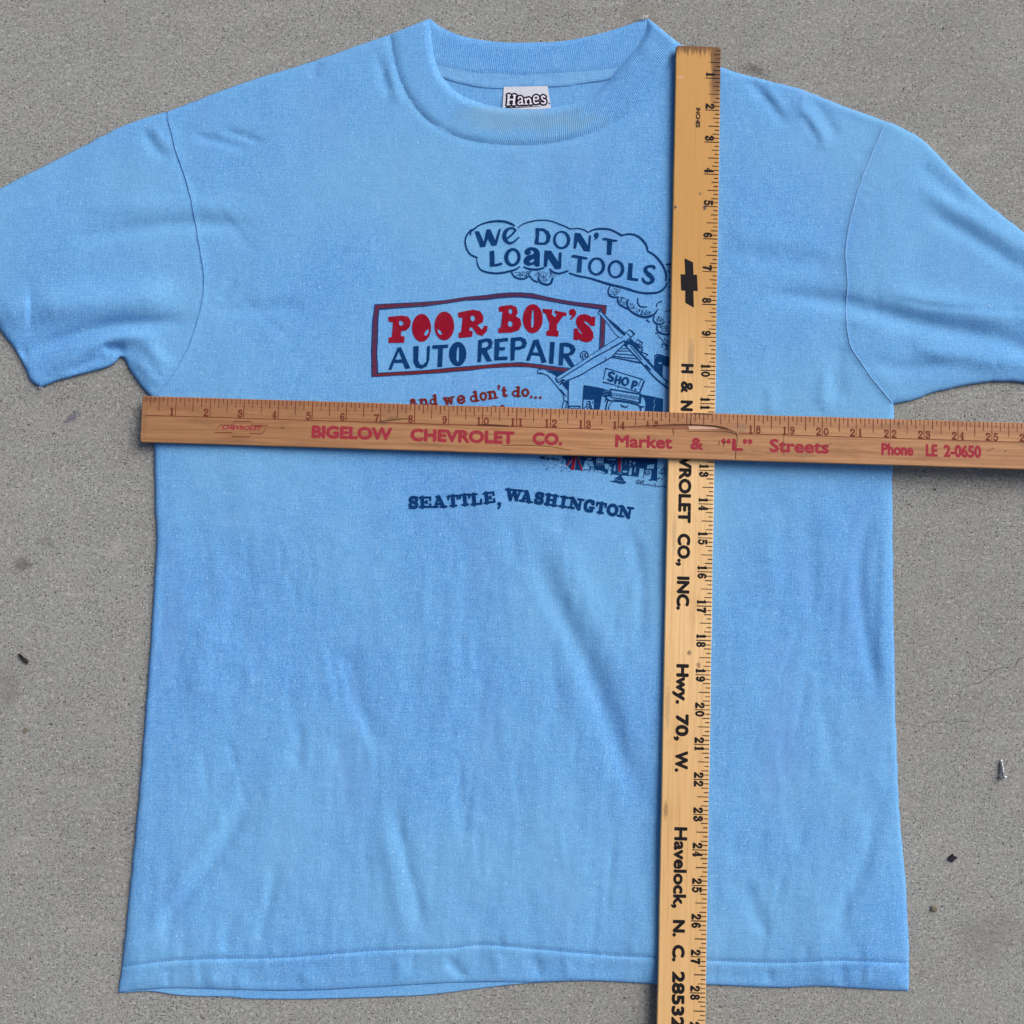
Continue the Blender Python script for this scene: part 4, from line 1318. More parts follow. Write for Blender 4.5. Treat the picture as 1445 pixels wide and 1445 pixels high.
A.stroke([(820, 622, 10), (900, 632, 14), (990, 648, 14), (1080, 670, 10)], SH)
A.stroke([(765, 625, 14), (745, 690, 14), (738, 760, 14)], SH)
A.stroke([(800, 650, 8), (775, 690, 8), (768, 760, 8)], SH)
A.stroke([(1085, 680, 8), (1105, 720, 12), (1110, 760, 14)], SH)
A.stroke([(900, 672, 9), (912, 690, 14), (960, 700, 12), (972, 688, 9)], SH)
A.stroke([(750, 590, 18), (738, 640, 10)], SH)
A.poly([(1118, 568), (1200, 582), (1340, 612), (1336, 765), (1140, 765), (1160, 690), (1155, 640), (1140, 600), (1120, 595)], SH)
A.stroke([(1255, 610, 7), (1243, 645, 8), (1256, 672, 8), (1243, 705, 9), (1240, 745, 6)], None, curve=False)
A.stroke([(1125, 620, 7), (1150, 630, 7)], None)
A.stroke([(1115, 690, 7), (1160, 700, 7)], SH)
A.stroke([(356, 690, 11), (470, 690, 12), (470, 735, 12)], SH, curve=False)
A.stroke([(358, 690, 11), (358, 735, 11)], SH)
for k in range(4):
    A.stroke([(380 + 22 * k, 712, 12), (388 + 22 * k, 730, 10)], SH)
# --- below the stick: clutter at the foot of the workshop
A.crop(750, 635, 7.225)
A.poly([(300, 30), (1285, 30), (1282, 290), (1240, 312), (1200, 300), (1090, 272), (1000, 262), (900, 258), (780, 236), (700, 206), (640, 202), (520, 207), (400, 197), (350, 142)], SH)
for pl in ([(548, 105), (625, 112), (645, 200), (520, 197)], [(660, 80), (742, 80), (730, 170), (715, 120), (705, 172), (694, 120), (684, 165), (674, 120), (662, 160)], [(745, 138), (808, 142), (775, 200), (750, 185)],
           [(786, 168), (820, 172), (814, 242), (780, 237)], [(1005, 178), (1030, 182), (1020, 257), (990, 252)], [(1106, 182), (1150, 192), (1140, 300), (1090, 278)], [(1160, 202), (1226, 207), (1220, 302), (1145, 292)],
           [(1182, 152), (1258, 142), (1248, 190), (1175, 192)], [(760, 92), (868, 92), (858, 106), (790, 106)], [(935, 207), (985, 212), (980, 232), (930, 227)], [(325, 80), (352, 78), (350, 130), (335, 130)],
           [(560, 80), (620, 80), (615, 98), (570, 100)], [(840, 160), (862, 150), (858, 215), (838, 212)], [(960, 110), (970, 100), (966, 150), (957, 155)], [(1000, 110), (1020, 105), (1015, 160), (1000, 165)],
           [(1030, 130), (1072, 118), (1055, 150), (1040, 148)], [(1055, 165), (1070, 160), (1062, 230), (1048, 228)], [(880, 225), (925, 232), (920, 245), (885, 240)]):
    A.poly(pl, None)
A.ell(600, 180, 9, 18, SH)
A.stroke([(1170, 215, 9), (1165, 245, 9), (1200, 248, 9), (1205, 222, 9), (1185, 222, 7), (1185, 236, 7)], SH)
for k in range(60):
    x = rng.uniform(540, 1080); y = rng.uniform(95, 225)
    A.stroke([(x, y, 6), (x + rng.uniform(-12, 12), y + rng.uniform(6, 26), 5)], None if rng.rand() < .45 else SH, curve=False)
for k in range(46):
    x = rng.uniform(70, 340); y = 68 + rng.uniform(0, .24) * (x - 60)
    A.stroke([(x, y, 9), (x + rng.uniform(-6, 24), y + rng.uniform(-5, 22), 6)], SH, curve=False)
A.dots([(90, 110), (350, 150), (400, 210), (380, 235), (150, 200)], 22, 6, SH)
A.dots([(600, 205), (900, 260), (780, 250)], 16, 6, SH)
A.dots([(1290, 180), (1385, 160), (1385, 300), (1230, 305)], 55, 6, SH)
A.poly([(790, 315), (850, 312), (845, 290), (890, 265), (905, 240), (920, 268), (940, 300), (945, 312), (972, 330), (940, 347), (880, 337)], SH)
for k in range(6):
    A.stroke([(845 + 16 * k, 300 + 4 * k, 6), (860 + 16 * k, 296 + 4 * k, 5)], None, curve=False)
for k in range(14):
    x = rng.uniform(1210, 1300)
    A.stroke([(x, 295 + rng.uniform(-6, 14), 8), (x + rng.uniform(-20, 20), 300 + rng.uniform(0, 22), 6)], SH, curve=False)
for a, b in (([(432, 60, 22), (362, 152, 18)], 1), ([(440, 60, 26), (420, 190, 34)], 1), ([(462, 60, 20), (512, 205, 20)], 1), ([(895, 60, 34), (898, 208, 28)], 2)):
    A.stroke([(q[0] + 5, q[1], q[2] + 6) for q in a], None, curve=False)
    A.stroke(a, JK if b == 1 else 'jack2', curve=False)
    A.stroke([(q[0] - q[2] * .5, q[1], 5) for q in a], SH, curve=False)
SGN = 'signature'
A.stroke([(q[0], q[1], 5) for q in circ(1090, 325, 22, 22, 0, 360, 14)], SGN)
A.stroke([(q[0], q[1], 5) for q in circ(1092, 327, 10, 10, 50, 310, 8)], SGN)
A.stroke([(1115, 352, 6), (1130, 312, 7), (1152, 320, 6), (1130, 336, 6), (1158, 362, 6), (1172, 346, 5), (1182, 356, 5), (1198, 346, 5), (1204, 366, 5), (1222, 352, 5), (1234, 372, 5), (1250, 356, 5), (1262, 340, 6), (1264, 376, 5),
          (1284, 364, 5), (1296, 378, 6), (1318, 364, 5), (1332, 376, 6), (1345, 360, 5), (1362, 384, 6), (1385, 378, 6)], SGN)

PARTS = {CL: ('cloud_drawing', NAVY), WD: ('lettering', NAVY), SG: ('sign_border', NAVY), 'hatch': ('sign_border_hatching', MAROON), PB: ('lettering', RED), AR: ('lettering', NAVY),
         SH: ('workshop_drawing', NAVY), SP_: ('lettering', NAVY), JK: ('jack_stand_drawing', RED), 'jack2': ('red_post_drawing', RED), SGN: ('signature', NAVY), 'nav': ('lettering', NAVY), 'mar': ('lettering', MAROON)}
A.build(lambda k: PARTS[k], on_shirt(.00032), 5.0, shirt)

# --- SEATTLE, WASHINGTON
B = Art()


def letter_box(art, ch, cx, cy, w, h, ang, ox, oy, s, key, W_, M_, t_, xh=1.0):
    a = math.radians(ang)
    ux = np.array([math.cos(a), math.sin(a)]) * w / s; uy = np.array([math.sin(a), -math.cos(a)]) * h / s
    c_ = np.array([ox + cx / s, oy + cy / s])
    glyph(art, ch, key, c_ - ux / 2 - uy / 2, ux, uy, W_, M_, t_)


for ch, cx, cy, w, h, an in (('S', 115, 246, 112, 132, 0), ('E', 256, 243, 146, 128, -1), ('A', 425, 238, 172, 132, -2), ('T', 590, 226, 126, 134, -4), ('T', 732, 213, 126, 132, -5), ('L', 868, 207, 134, 132, -5),
                             ('E', 1024, 188, 134, 128, -7), (',', 1145, 215, 70, 132, 0), ('W', 1322, 155, 200, 132, 5)):
    letter_box(B, ch, cx, cy, w, h, an, 570, 680, 8.5, 'nav', 5.3, 5.0, 3.2)
for ch, cx, cy, w, h, an in (('A', 112, 175, 148, 130, 8), ('S', 264, 195, 106, 128, 8), ('H', 410, 217, 152, 128, 9), ('I', 555, 240, 96, 126, 9), ('N', 704, 260, 170, 126, 9), ('G', 866, 288, 122, 132, 9), ('T', 1005, 312, 118, 128, 9),
                             ('O', 1144, 336, 130, 128, 9), ('N', 1298, 360, 170, 126, 9)):
    letter_box(B, ch, cx, cy, w, h, an, 730, 680, 8.5, 'nav', 5.3, 5.0, 3.2)
# --- and we don't do...
for ch, cx, by, w, xh, an in (('a', 92, 252, 70, 58, -4), ('n', 196, 250, 88, 56, -4), ('d', 290, 247, 74, 60, -4), ('w', 444, 242, 106, 70, -8), ('e', 562, 234, 80, 76, -10), ('d', 688, 216, 84, 62, -9), ('o', 778, 204, 70, 76, -8),
                              ('n', 866, 188, 92, 72, -7), ("'", 926, 150, 44, 90, -4), ('t', 975, 166, 52, 62, 0), ('d', 1090, 167, 82, 60, 2), ('o', 1178, 166, 74, 72, 3), ('.', 1237, 178, 26, 60, 0), ('.', 1280, 182, 26, 60, 0), ('.', 1325, 184, 26, 60, 0),
                              ('r', 882, 330, 60, 66, 0), ('s', 955, 330, 66, 74, 0)):
    s = 6.881
    a = math.radians(an)
    ux = np.array([math.cos(a), math.sin(a)]) * w / s; uy = np.array([math.sin(a), -math.cos(a)]) * xh / s
    o_ = np.array([570 + cx / s, 535 + by / s]) - ux / 2
    glyph(B, ch, 'mar', o_, ux, uy, 3.9, 3.3, 2.3)
B.build(lambda k: PARTS[k], on_shirt(.00032), 5.0, shirt)

# --- neck label ------------------------------------------------------
lm = Mat('white woven label satin', .5)
ln = lm.noise((900, 900, 1), 2, .6)
LABELM = lm.out(lm.mix(lm.rng(ln, .4, .6), (.50, .54, .63), (.62, .65, .72)), ln, .2, .0003)
BLK = ink('black label ink', (.012, .011, .022), (.03, .03, .05))
WHT = ink('white label ink', (.68, .66, .74), (.74, .72, .80))


def z_label(V):
    return (1.95 + .10 * np.sin(V[:, 0] / 9.0) * np.clip((165 - V[:, 1]) / 30, 0, 1) + .02 * (V[:, 1] - 124)) / 1000


nx, ny = 26, 18
lv, lf = [], []
for j in range(ny):
    v = j / (ny - 1)
    for i in range(nx):
        u = i / (nx - 1)
        x = (711.0 * (1 - v) + 708.3 * v) * (1 - u) + (772.8 * (1 - v) + 779.5 * v) * u
        y = (122.5 * (1 - u) + 121.5 * u) * (1 - v) + 166 * v
        lv.append((x, y))
lv = np.array(lv)
for j in range(ny - 1):
    for i in range(nx - 1):
        k = j * nx + i
        lf.append((k, k + nx, k + nx + 1, k + 1))
label = new_obj('neck_label', P(lv[:, 0], lv[:, 1], z_label(lv)), lf, LABELM, shirt)
Lb = Art()
Lb.crop(700, 110, 16.06)
HAN = [[(292, 385), (272, 605), 'w58'], [(420, 392), (402, 600), 'w58'], [(290, 490), (410, 490), 'w44'], [(262, 385), (325, 388), 'w30'], [(385, 392), (452, 395), 'w30'], [(250, 606), (318, 604), 'w30'], [(372, 602), (440, 598), 'w30'],
       [(506, 470), (520, 436), (558, 428), (588, 462), (592, 590), (622, 588), 'w40'], [(580, 515), (525, 530), (502, 570), (530, 598), (575, 580), 'w36'],
       [(668, 474), (682, 590), 'w46'], [(682, 505), (725, 462), (768, 480), (790, 588), 'w46'], [(645, 478), (672, 474), 'w26'], [(652, 594), (714, 590), 'w26'], [(758, 588), (818, 584), 'w26'],
       [(862, 490), (955, 476), (945, 420), (900, 404), (860, 440), (856, 520), (888, 572), (958, 556), 'w40'],
       [(1108, 432), (1070, 408), (1034, 432), (1052, 480), (1108, 510), (1120, 552), (1082, 580), (1034, 566), 'w42']]
for st in HAN:
    w = float(st[-1][1:])
    Lb.stroke([(q[0], q[1], w + 66) for q in st[:-1]], 'blk', step=1.2)
for pl in ([(300, 580), (600, 600), (640, 560), (700, 600), (820, 600), (860, 570), (1000, 560), (1040, 590), (1140, 580), (1150, 600), (230, 632)],):
    Lb.poly(pl, 'blk')
for st in HAN:
    w = float(st[-1][1:])
    Lb.stroke([(q[0], q[1], w * .78) for q in st[:-1]], 'wht', step=1.2)
Lb.ell(1205, 575, 17, 17, 'blk')
Lb.stroke([(225, 668, 26), (500, 664, 18), (1000, 642, 8)], 'blk')
Lb.build(lambda k: {'blk': ('lettering_outline', BLK), 'wht': ('lettering_fill', WHT)}[k], lambda V: P(V[:, 0], V[:, 1], z_label(V) + .00015), None, label, True)
for ch in label.children:
    me = ch.data
    for v in me.vertices:
        v.co -= Vector(SHIRT0)

# --- frayed white thread ends on the collar corner and the sleeve hem corner
wm = Mat('white frayed cotton', .95).out((.74, .72, .72))


def tuft(cx, cy, rx, ry, n, z0):
    V, F = [], []
    for k in range(n):
        a = np.array([cx + rng.uniform(-rx, rx), cy + rng.uniform(-ry, ry)])
        p = []
        for j in range(5):
            q = a + rng.uniform(-1, 1, 2) * (rx * .55, ry * .9)
            p.append(P(q[0], q[1], z0 + rng.uniform(0, .0016)))
        v, f = tube(catmull(np.array(p), .0006), .00018)
        k0 = len(V)
        V += v; F += [tuple(i + k0 for i in t) for t in f]
    return new_obj('frayed_thread', V, F, wm, shirt)


tuft(909.5, 24, 4.6, 1.7, 14, .0026)
tuft(57, 546, 2.6, 1.6, 7, .0014)


# ------------------------------------------------------------------ the two yardsticks
def frame(origin, xdir, ydir):
    x = Vector(xdir).normalized()
    y = Vector(ydir); y = (y - x * y.dot(x)).normalized()
    z = x.cross(y)
    m = Matrix((x, y, z)).transposed().to_4x4()
    m.translation = Vector(origin)
    return m


SW = 1.378


def stick(name, M, label, wmat, gouge=None):
    o = empty(name, (0, 0, 0), label, 'yardstick', 'wooden yardsticks laid across the shirt')
    o.matrix_world = M
    L_, Wd = 36.0 * IN, SW * IN
    # plan outline with gently worn corners, local x along, y = -across
    r = .0022
    pl = []
    for cx, cy, a0 in ((r, -r, 90), (r, -Wd + r, 180), (L_ - r, -Wd + r, 270), (L_ - r, -r, 0)):
        for k in range(6):
            a = math.radians(a0 + k * 18)
            pl.append((cx + r * math.cos(a), cy + r * math.sin(a)))
    pl = np.array(pl)
    fine_ = []
    for i in range(len(pl)):
        a, b = pl[i], pl[(i + 1) % len(pl)]
        n = max(1, int(np.linalg.norm(b - a) / .012))
        for k in range(n):
            fine_.append(a + (b - a) * k / n)
    pl = np.array(fine_)
    n = len(pl)
    wv = np.array([vnoise(pl[:, 0] * 40, pl[:, 1] * 300, 51), vnoise(pl[:, 0] * 40 + 9, pl[:, 1] * 300, 52)]).T * .00035
    pl = pl + wv
    loops = []
    for ins, z in ((.0007, RT), (.00025, RT - .0002), (0, RT - .0007), (0, .0006), (.0005, 0)):
        q = offset_ring(pl, ins)
        loops.append(np.column_stack([q, np.full(n, z)]))
    V = np.vstack(loops)
    F = []
    for l in range(len(loops) - 1):
        for i in range(n):
            j = (i + 1) % n
            F.append((l * n + i, (l + 1) * n + i, (l + 1) * n + j, l * n + j))
    F.append(tuple((len(loops) - 1) * n + i for i in range(n))[::-1])
    mats = [wmat]
    midx = [0] * len(F)
    # top face
    top = loops[0][:, :2]
    polys = [list(range(n))]
    pts = [Vector((float(a), float(b))) for a, b in top]
    depth = {}
    if gouge:
        mats += [WOOD_RAW, WOOD_PALE]
        for gp, zz in gouge['rings']:
            k0 = len(pts)
            g_ = ccw(np.array(gp) * IN * (1, -1))
            for a, b in g_:
                pts.append(Vector((float(a), float(b))))
            polys.append(list(range(k0, len(pts))))
            for k in range(k0, len(pts)):
                depth[k] = zz
    v2, e2, f2, ov, oe, of = delaunay_2d_cdt(pts, [], polys, 0, 1e-8, True)
    k0 = len(V)
    tz = []
    for p, src in zip(v2, ov):
        dz = min([depth.get(s, 0.0) for s in src] or [0.0])
        tz.append((p[0], p[1], RT - dz))
    V = np.vstack([V, np.array(tz)])
    for f, src in zip(f2, of):
        if not src:
            continue
        F.append(tuple(k0 + i for i in f))
        m_ = max(src)
        midx.append(0 if m_ == 0 else gouge['mats'][m_ - 1])
    ob = new_obj('stick', V, F, mats, o, False, True)
    ob.data.polygons.foreach_set('material_index', midx)
    return o


def flat(par, lift=.00006):
    def f(V):
        return np.column_stack([V[:, 0] * IN, -V[:, 1] * IN, np.full(len(V), RT + lift)])
    return f


_FONT = {}


def font_shapes(word):
    """triangles and outline edges of a word in the built-in sans"""
    if word not in _FONT:
        cu = bpy.data.curves.new('txt', 'FONT')
        cu.body = word
        cu.resolution_u = 4
        ob = bpy.data.objects.new('txt', cu)
        COL.objects.link(ob)
        dg = bpy.context.evaluated_depsgraph_get()
        me = ob.evaluated_get(dg).to_mesh()
        V = np.array([v.co[:2] for v in me.vertices])
        bm = bmesh.new()
        bm.from_mesh(me)
        bmesh.ops.remove_doubles(bm, verts=bm.verts, dist=1e-5)
        V = np.array([v.co[:2] for v in bm.verts])
        bm.verts.index_update()
        T = [[v.index for v in f.verts] for f in bm.faces]
        Ed = [[v.index for v in e.verts] for e in bm.edges if len(e.link_faces) == 1]
        bm.free()
        ob.evaluated_get(dg).to_mesh_clear()
        bpy.data.objects.remove(ob)
        bpy.data.curves.remove(cu)
        _FONT[word] = (V, T, Ed)
    return _FONT[word]


def bfont(word, a0, a1, b0, b1, parent, mat, bold=.05, shear=0.0, name='lettering'):
    """word set in the built-in sans, thickened and fitted to a0..a1 along and b0 (cap top) .. b1 (baseline) across, inches"""
    V, T, Ed = font_shapes(word)
    r = bold * .47
    x0, x1 = V[:, 0].min(), V[:, 0].max()
    caps = [V[:, 1].max()] if False else None
    H_ = .70
    X = a0 + r + (V[:, 0] - x0) / (x1 - x0) * (a1 - a0 - 2 * r)
    Y = b1 - r - V[:, 1] / H_ * (b1 - b0 - 2 * r)
    X = X + shear * (b1 - Y)
    Q = np.column_stack([X, Y])
    art = Art()
    for t in T:
        art.raw(Q[t], 'l')
    th = np.linspace(0, 2 * math.pi, 6, endpoint=False)
    for i, j in Ed:
        a, b = Q[i], Q[j]
        t = b - a
        l = np.linalg.norm(t)
        if l < 1e-6:
            continue
        nn = np.array([-t[1], t[0]]) / l * r
        art.raw(np.array([a - nn, b - nn, b + nn, a + nn]), 'l')
        art.raw(np.column_stack([a[0] + r * .97 * np.cos(th), a[1] + r * .97 * np.sin(th)]), 'l')
    return art.build(lambda k: (name, mat), flat(parent), None, parent, True)


def scale_marks(par, n0, n1, mat, lens, dig, wts, tickw, base=None, hide=()):
    T = Art()
    for k in range(n0 * 8 + 1, n1 * 8 + 1):
        a = k / 8
        if k % 8 == 0:
            ln_ = lens[3]
        elif k % 4 == 0:
            ln_ = lens[2]
        elif k % 2 == 0:
            ln_ = lens[1]
        else:
            ln_ = lens[0]
        if hide and any(h0 < a < h1 for h0, h1 in hide):
            ln_ = min(ln_, .33)
        j = rng.uniform(-.006, .006)
        a += rng.uniform(-.004, .004)
        tw = tickw * rng.uniform(.8, 1.15)
        T.raw(np.array([(a - tw / 2, .012), (a + tw / 2, .012), (a + tw / 2 + j * .5, ln_ + j), (a - tw / 2 + j * .5, ln_ + j)]), 't')
    if base:
        for q0, q1 in base:
            T.raw(np.array([(q0, lens[3] + .004), (q1, lens[3] + .004), (q1, lens[3] + .026), (q0, lens[3] + .026)]), 't')
    T.build(lambda k: ('scale_marks', mat), flat(par), None, par, True)
    b0, b1, dw, gap = dig
    for k in range(n0 + 1, n1 + 1):
        if hide and any(h0 < k < h1 for h0, h1 in hide):
            continue
        Dg = Art()
        s = str(k)
        if len(s) == 1:
            xs = [(s, k - gap - dw)]
        else:
            xs = [(s[0], k - gap - dw), (s[1], k + gap)]
        for ch, x in xs:
            glyph(Dg, ch, 'd', (x, b1), (dw, 0), (0, b0 - b1), *wts)
        Dg.build(lambda k: ('numeral', mat), flat(par), None, par, True)


# measured photo positions of the inch marks -> inches, to place the words
VYK = [1, 2, 3, 4, 5, 6, 7, 8, 9, 10, 11, 13, 14, 15, 16, 17, 18, 19, 20, 21, 22, 23, 24, 25, 26, 27, 28]
VYP = [109.5, 154.7, 199.7, 245.9, 292.4, 338.7, 384.7, 431.6, 477.7, 524.7, 571.4, 664.3, 710.9, 758.2, 805.7, 853.5, 901.8, 950.5, 999.6, 1049.2, 1099.2, 1149.6, 1199.2, 1249.3, 1300, 1350.5, 1401.9]
HXK = [1, 2, 3, 4, 5, 6, 7, 8, 9, 10, 11, 12, 13, 14, 18, 19, 20, 21, 22, 23, 24, 25]
HXP = [246.4, 296.3, 345.6, 395.6, 444.9, 493.3, 541.4, 589.5, 637.8, 685.3, 732.2, 780, 827.2, 875, 1065.6, 1115.5, 1163.3, 1211.5, 1259.6, 1306.8, 1354, 1400.6]


def vi(y):
    return float(np.interp(y, VYP, VYK)) if y < 1402 else 28 + (y - 1401.9) / 51.6


def hi(x):
    return float(np.interp(x, HXP, HXK)) if x > 246 else 1 - (246.4 - x) / 50


# upright stick
MV = frame((VO[0], VO[1], V_BOT), (math.sin(VA), -math.cos(VA), 0), (math.cos(VA), math.sin(VA), 0))
MV = MV @ Matrix.Diagonal((float(_fv), 1, 1, 1))
vs_ = stick('yardstick', MV, 'pale yellow wooden yardstick with black lettering, lying upright under the brown one', WOOD_V)
scale_marks(vs_, 0, 36, BLACKP, (.15, .225, .345, .455), (.18, .43, .17, .034), (.074, .06, .032), .028)
for w, y0, y1, bt, bb_, bd in (('H', 516.5, 530, .66, 1.04, .056), ('&', 541, 557.5, .66, 1.04, .05), ('N', 568, 583, .66, 1.04, .056), ('CHEVROLET', 598, 738.5, .665, 1.05, .056), ('CO.,', 753, 798.5, .665, 1.05, .056), ('INC.', 813, 860, .665, 1.05, .056),
                               ('Hwy.', 936, 992.6, .64, 1.02, .056), ('70,', 1007, 1045, .62, 1.01, .056), ('W.', 1059.5, 1089.5, .62, 1.01, .056), ('Havelock,', 1168, 1282.5, .60, .99, .046), ('N.', 1299, 1323, .62, .985, .056), ('C.', 1334, 1358, .62, .985, .056),
                               ('28532', 1371.7, 1453, .60, .975, .056)):
    bfont(w, vi(y0), vi(y1), bt, bb_, vs_, BLACKP, bd)
bfont('INCHES', vi(152), vi(180), .60, .735, vs_, BLACKP, .018)
bfont('MADE IN USA', vi(73.5), vi(97), .405, .475, vs_, BLACKP, .008)
E1 = Art()
bx = [(237, 295), (298, 322), (298, 412), (323, 412), (323, 532), (292, 532), (290, 655), (228, 622), (232, 532), (202, 532), (203, 412), (237, 412)]
E1.raw(np.array([(vi(310 + y / 5.157), ((467 - (y - 470) * .06) - x) / 5.157 / 46.6) for x, y in bx]), 'e')
E1.build(lambda k: ('emblem', BLACKP), flat(vs_), None, vs_, True)

# level stick, resting on the shirt at its left end and on the other stick
xd = H1 - H0
MH = frame((0, 0, 0), tuple(xd), tuple(P(*h_point(12), .015) - P(*h_point(12, 1.0), .015)))
up = MH.to_3x3() @ Vector((0, 0, RT))
MH.translation = Vector(H0) - up
MH = MH @ Matrix.Diagonal((float(np.linalg.norm(xd)) / (25.01 * IN), 1, 1, 1))
GR = [([(14.55, .50), (15.2, .47), (16.0, .40), (16.8, .35), (17.1, .345), (17.35, .35), (17.9, .375), (18.2, .43), (18.42, .53), (18.25, .54), (18.0, .51), (17.6, .49), (17.0, .52), (16.3, .53), (15.4, .55)], .0),
      ([(15.3, .505), (16.1, .44), (16.85, .385), (17.1, .38), (17.4, .385), (17.85, .405), (18.12, .46), (18.05, .50), (17.6, .485), (17.0, .512), (16.2, .52)], .0006),
      ([(17.06, .392), (17.4, .393), (17.8, .412), (18.0, .46), (17.6, .475), (17.08, .502)], .0004)]
GR = [([(a - 1.0, b) for a, b in r_], z_) for r_, z_ in GR]
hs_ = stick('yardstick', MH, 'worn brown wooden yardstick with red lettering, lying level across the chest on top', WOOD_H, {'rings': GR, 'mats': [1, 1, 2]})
scale_marks(hs_, 0, 36, BROWNP, (.17, .28, .43, .565), (.335, .555, .165, .03), (.05, .042, .022), .024, [(.12, 13.55), (17.55, 17.98), (18.02, 35.8)], [(14.6, 17.4)])
for w, x0, x1, bt, bb_, bd in (('BIGELOW', 445, 559, .715, 1.105, .06), ('CHEVROLET', 584.4, 730, .715, 1.105, .06), ('CO.', 755, 797, .72, 1.10, .06), ('Market', 870.5, 951, .71, 1.10, .044), ('&', 976, 994, .73, 1.10, .045), ('\u201cL\u201d', 1019, 1063, .73, 1.10, .055),
                               ('Streets', 1088, 1173, .70, 1.10, .044), ('Phone', 1247, 1292, .72, 1.09, .045), ('LE', 1309, 1325.6, .71, 1.09, .045), ('2-0650', 1334, 1386, .71, 1.09, .045)):
    bfont(w, hi(x0), hi(x1), bt, bb_, hs_, REDP, bd)
E2 = Art()
bw = [(100, 97), (185, 97), (185, 73), (300, 73), (300, 100), (412, 100), (378, 160), (298, 158), (298, 180), (180, 178), (180, 152), (65, 150)]
pb = np.array([(hi(290 + x / 4.516), (y / 4.516 + 580 - (559.5 + .031 * (290 + x / 4.516 - 200))) / 48.8) for x, y in bw])
E2.raw(pb, 'e')
E2.raw(offset_ring(pb, .026), None)
E2.build(lambda k: ('emblem', BROWNP), flat(hs_), None, hs_, True)
bfont('CHEVROLET', hi(314), hi(371), .79, .925, hs_, REDP, .018, .35)
W15 = Art()
for ch, x in (('1', 14.78), ('5', 15.03)):
    glyph(W15, ch, 'd', (x, .425), (.15, 0), (0, -.13), .042, .032, .018)
W15.build(lambda k: ('numeral', BROWNP), flat(hs_), None, hs_, True)
# cracks and pencil marks
_nc = 0
for st in ([(16.12, .0, .022), (16.13, .12, .018), (16.11, .30, .026), (16.14, .39, .018)], [(15.6, .50, .025), (15.62, .68, .02)], [(17.47, .58, .028), (17.5, .75, .018), (17.46, 1.1, .014), (17.46, 1.34, .02)],
           [(15.35, .385, .006), (15.7, .362, .014), (16.3, .350, .016), (16.9, .378, .018), (17.25, .46, .02), (17.45, .55, .016)],
           [(16.0, .56, .008), (16.3, .545, .016), (16.7, .545, .012), (17.2, .54, .018), (17.46, .60, .025)],
           [(16.98, .83, .02), (16.95, .93, .02)], [(17.14, .82, .018), (17.08, .98, .02)], [(17.2, .86, .016), (17.1, .84, .016)],
           [(10.6, 1.16, .008), (11.2, 1.12, .012), (11.9, 1.13, .012), (12.6, 1.22, .008)], [(9.9, .555, .03), (10.3, .55, .035), (10.75, .565, .03)],
           [(20.0, .93, .012), (20.25, .8, .014)], [(24.85, .9, .012), (25.05, .78, .012)], [(18.86, .55, .008), (18.88, 1.2, .007)],
           [(16.2, .02, .03), (16.75, .02, .03)], [(7.0, .55, .02), (7.5, .47, .02), (7.9, .43, .015)], [(4.1, .85, .015), (4.2, .8, .01)]):
    K = Art()
    K.pstroke(np.array(st, float), 'k', .1, True)
    _nc += 1
    K.build(lambda k: ('crack', DARKCRACK), flat(hs_, .00010 + .000012 * _nc), None, hs_, True)

# ------------------------------------------------------------------ bits lying on the concrete
mt = Mat('zinc plated steel', .28)
mt.bsdf.inputs['Metallic'].default_value = 1.0
mn = mt.noise(900, 3, .6)
STEEL = mt.out(mt.mix(mt.rng(mn, .4, .7), (.62, .64, .66), (.42, .43, .45)))
st_, hd_ = P(1412.6, 1073, .0009), P(1416.2, 1096.5, .0027)
scr = empty('screw', (float(hd_[0]), float(hd_[1]), 0), 'short silver threaded screw lying on the concrete right of the shirt', 'screw')
ax = st_ - hd_
Ls = np.linalg.norm(ax)
MS = frame((0, 0, float(hd_[2])), tuple(ax), (0, 1, 0) if abs(ax[1]) < abs(ax[0]) else (1, 0, 0))


def lathe(prof, n=20, twist=0.0):
    V, F = [], []
    for i, (x, r) in enumerate(prof):
        for k in range(n):
            a = 2 * math.pi * k / n
            V.append((x + twist * k / n, r * math.cos(a), r * math.sin(a)))
    for i in range(len(prof) - 1):
        for k in range(n):
            F.append((i * n + k, i * n + (k + 1) % n, (i + 1) * n + (k + 1) % n, (i + 1) * n + k))
    F.append(tuple(range(n))[::-1])
    F.append(tuple((len(prof) - 1) * n + k for k in range(n)))
    return V, F


prof = [(0.0012, .00115)]
pitch = .00165
x = .0020
while x < Ls - .0032:
    r0 = .00100 * (1 if x < Ls - .006 else .85)
    prof += [(x, r0), (x + pitch * .30, r0), (x + pitch * .5, r0 + .00050), (x + pitch * .62, r0 + .00050), (x + pitch * .82, r0)]
    x += pitch
prof += [(Ls - .0026, .0008), (Ls - .0016, .00075), (Ls - .0006, .0003), (Ls, .00008)]
V, F = lathe(prof, 18, pitch)
V = [tuple(MS @ Vector(v)) for v in V]
new_obj('shank', V, F, STEEL, scr, True, True)
V, F = lathe([(-.0010, .0004), (-.0010, .0008), (-.00095, .0018), (-.0006, .0025), (0, .0028), (.0004, .0027), (.0012, .0016), (.0020, .0010)], 24)
V = [tuple(MS @ Vector(v)) for v in V]
new_obj('head', V, F, STEEL, scr, True, True)

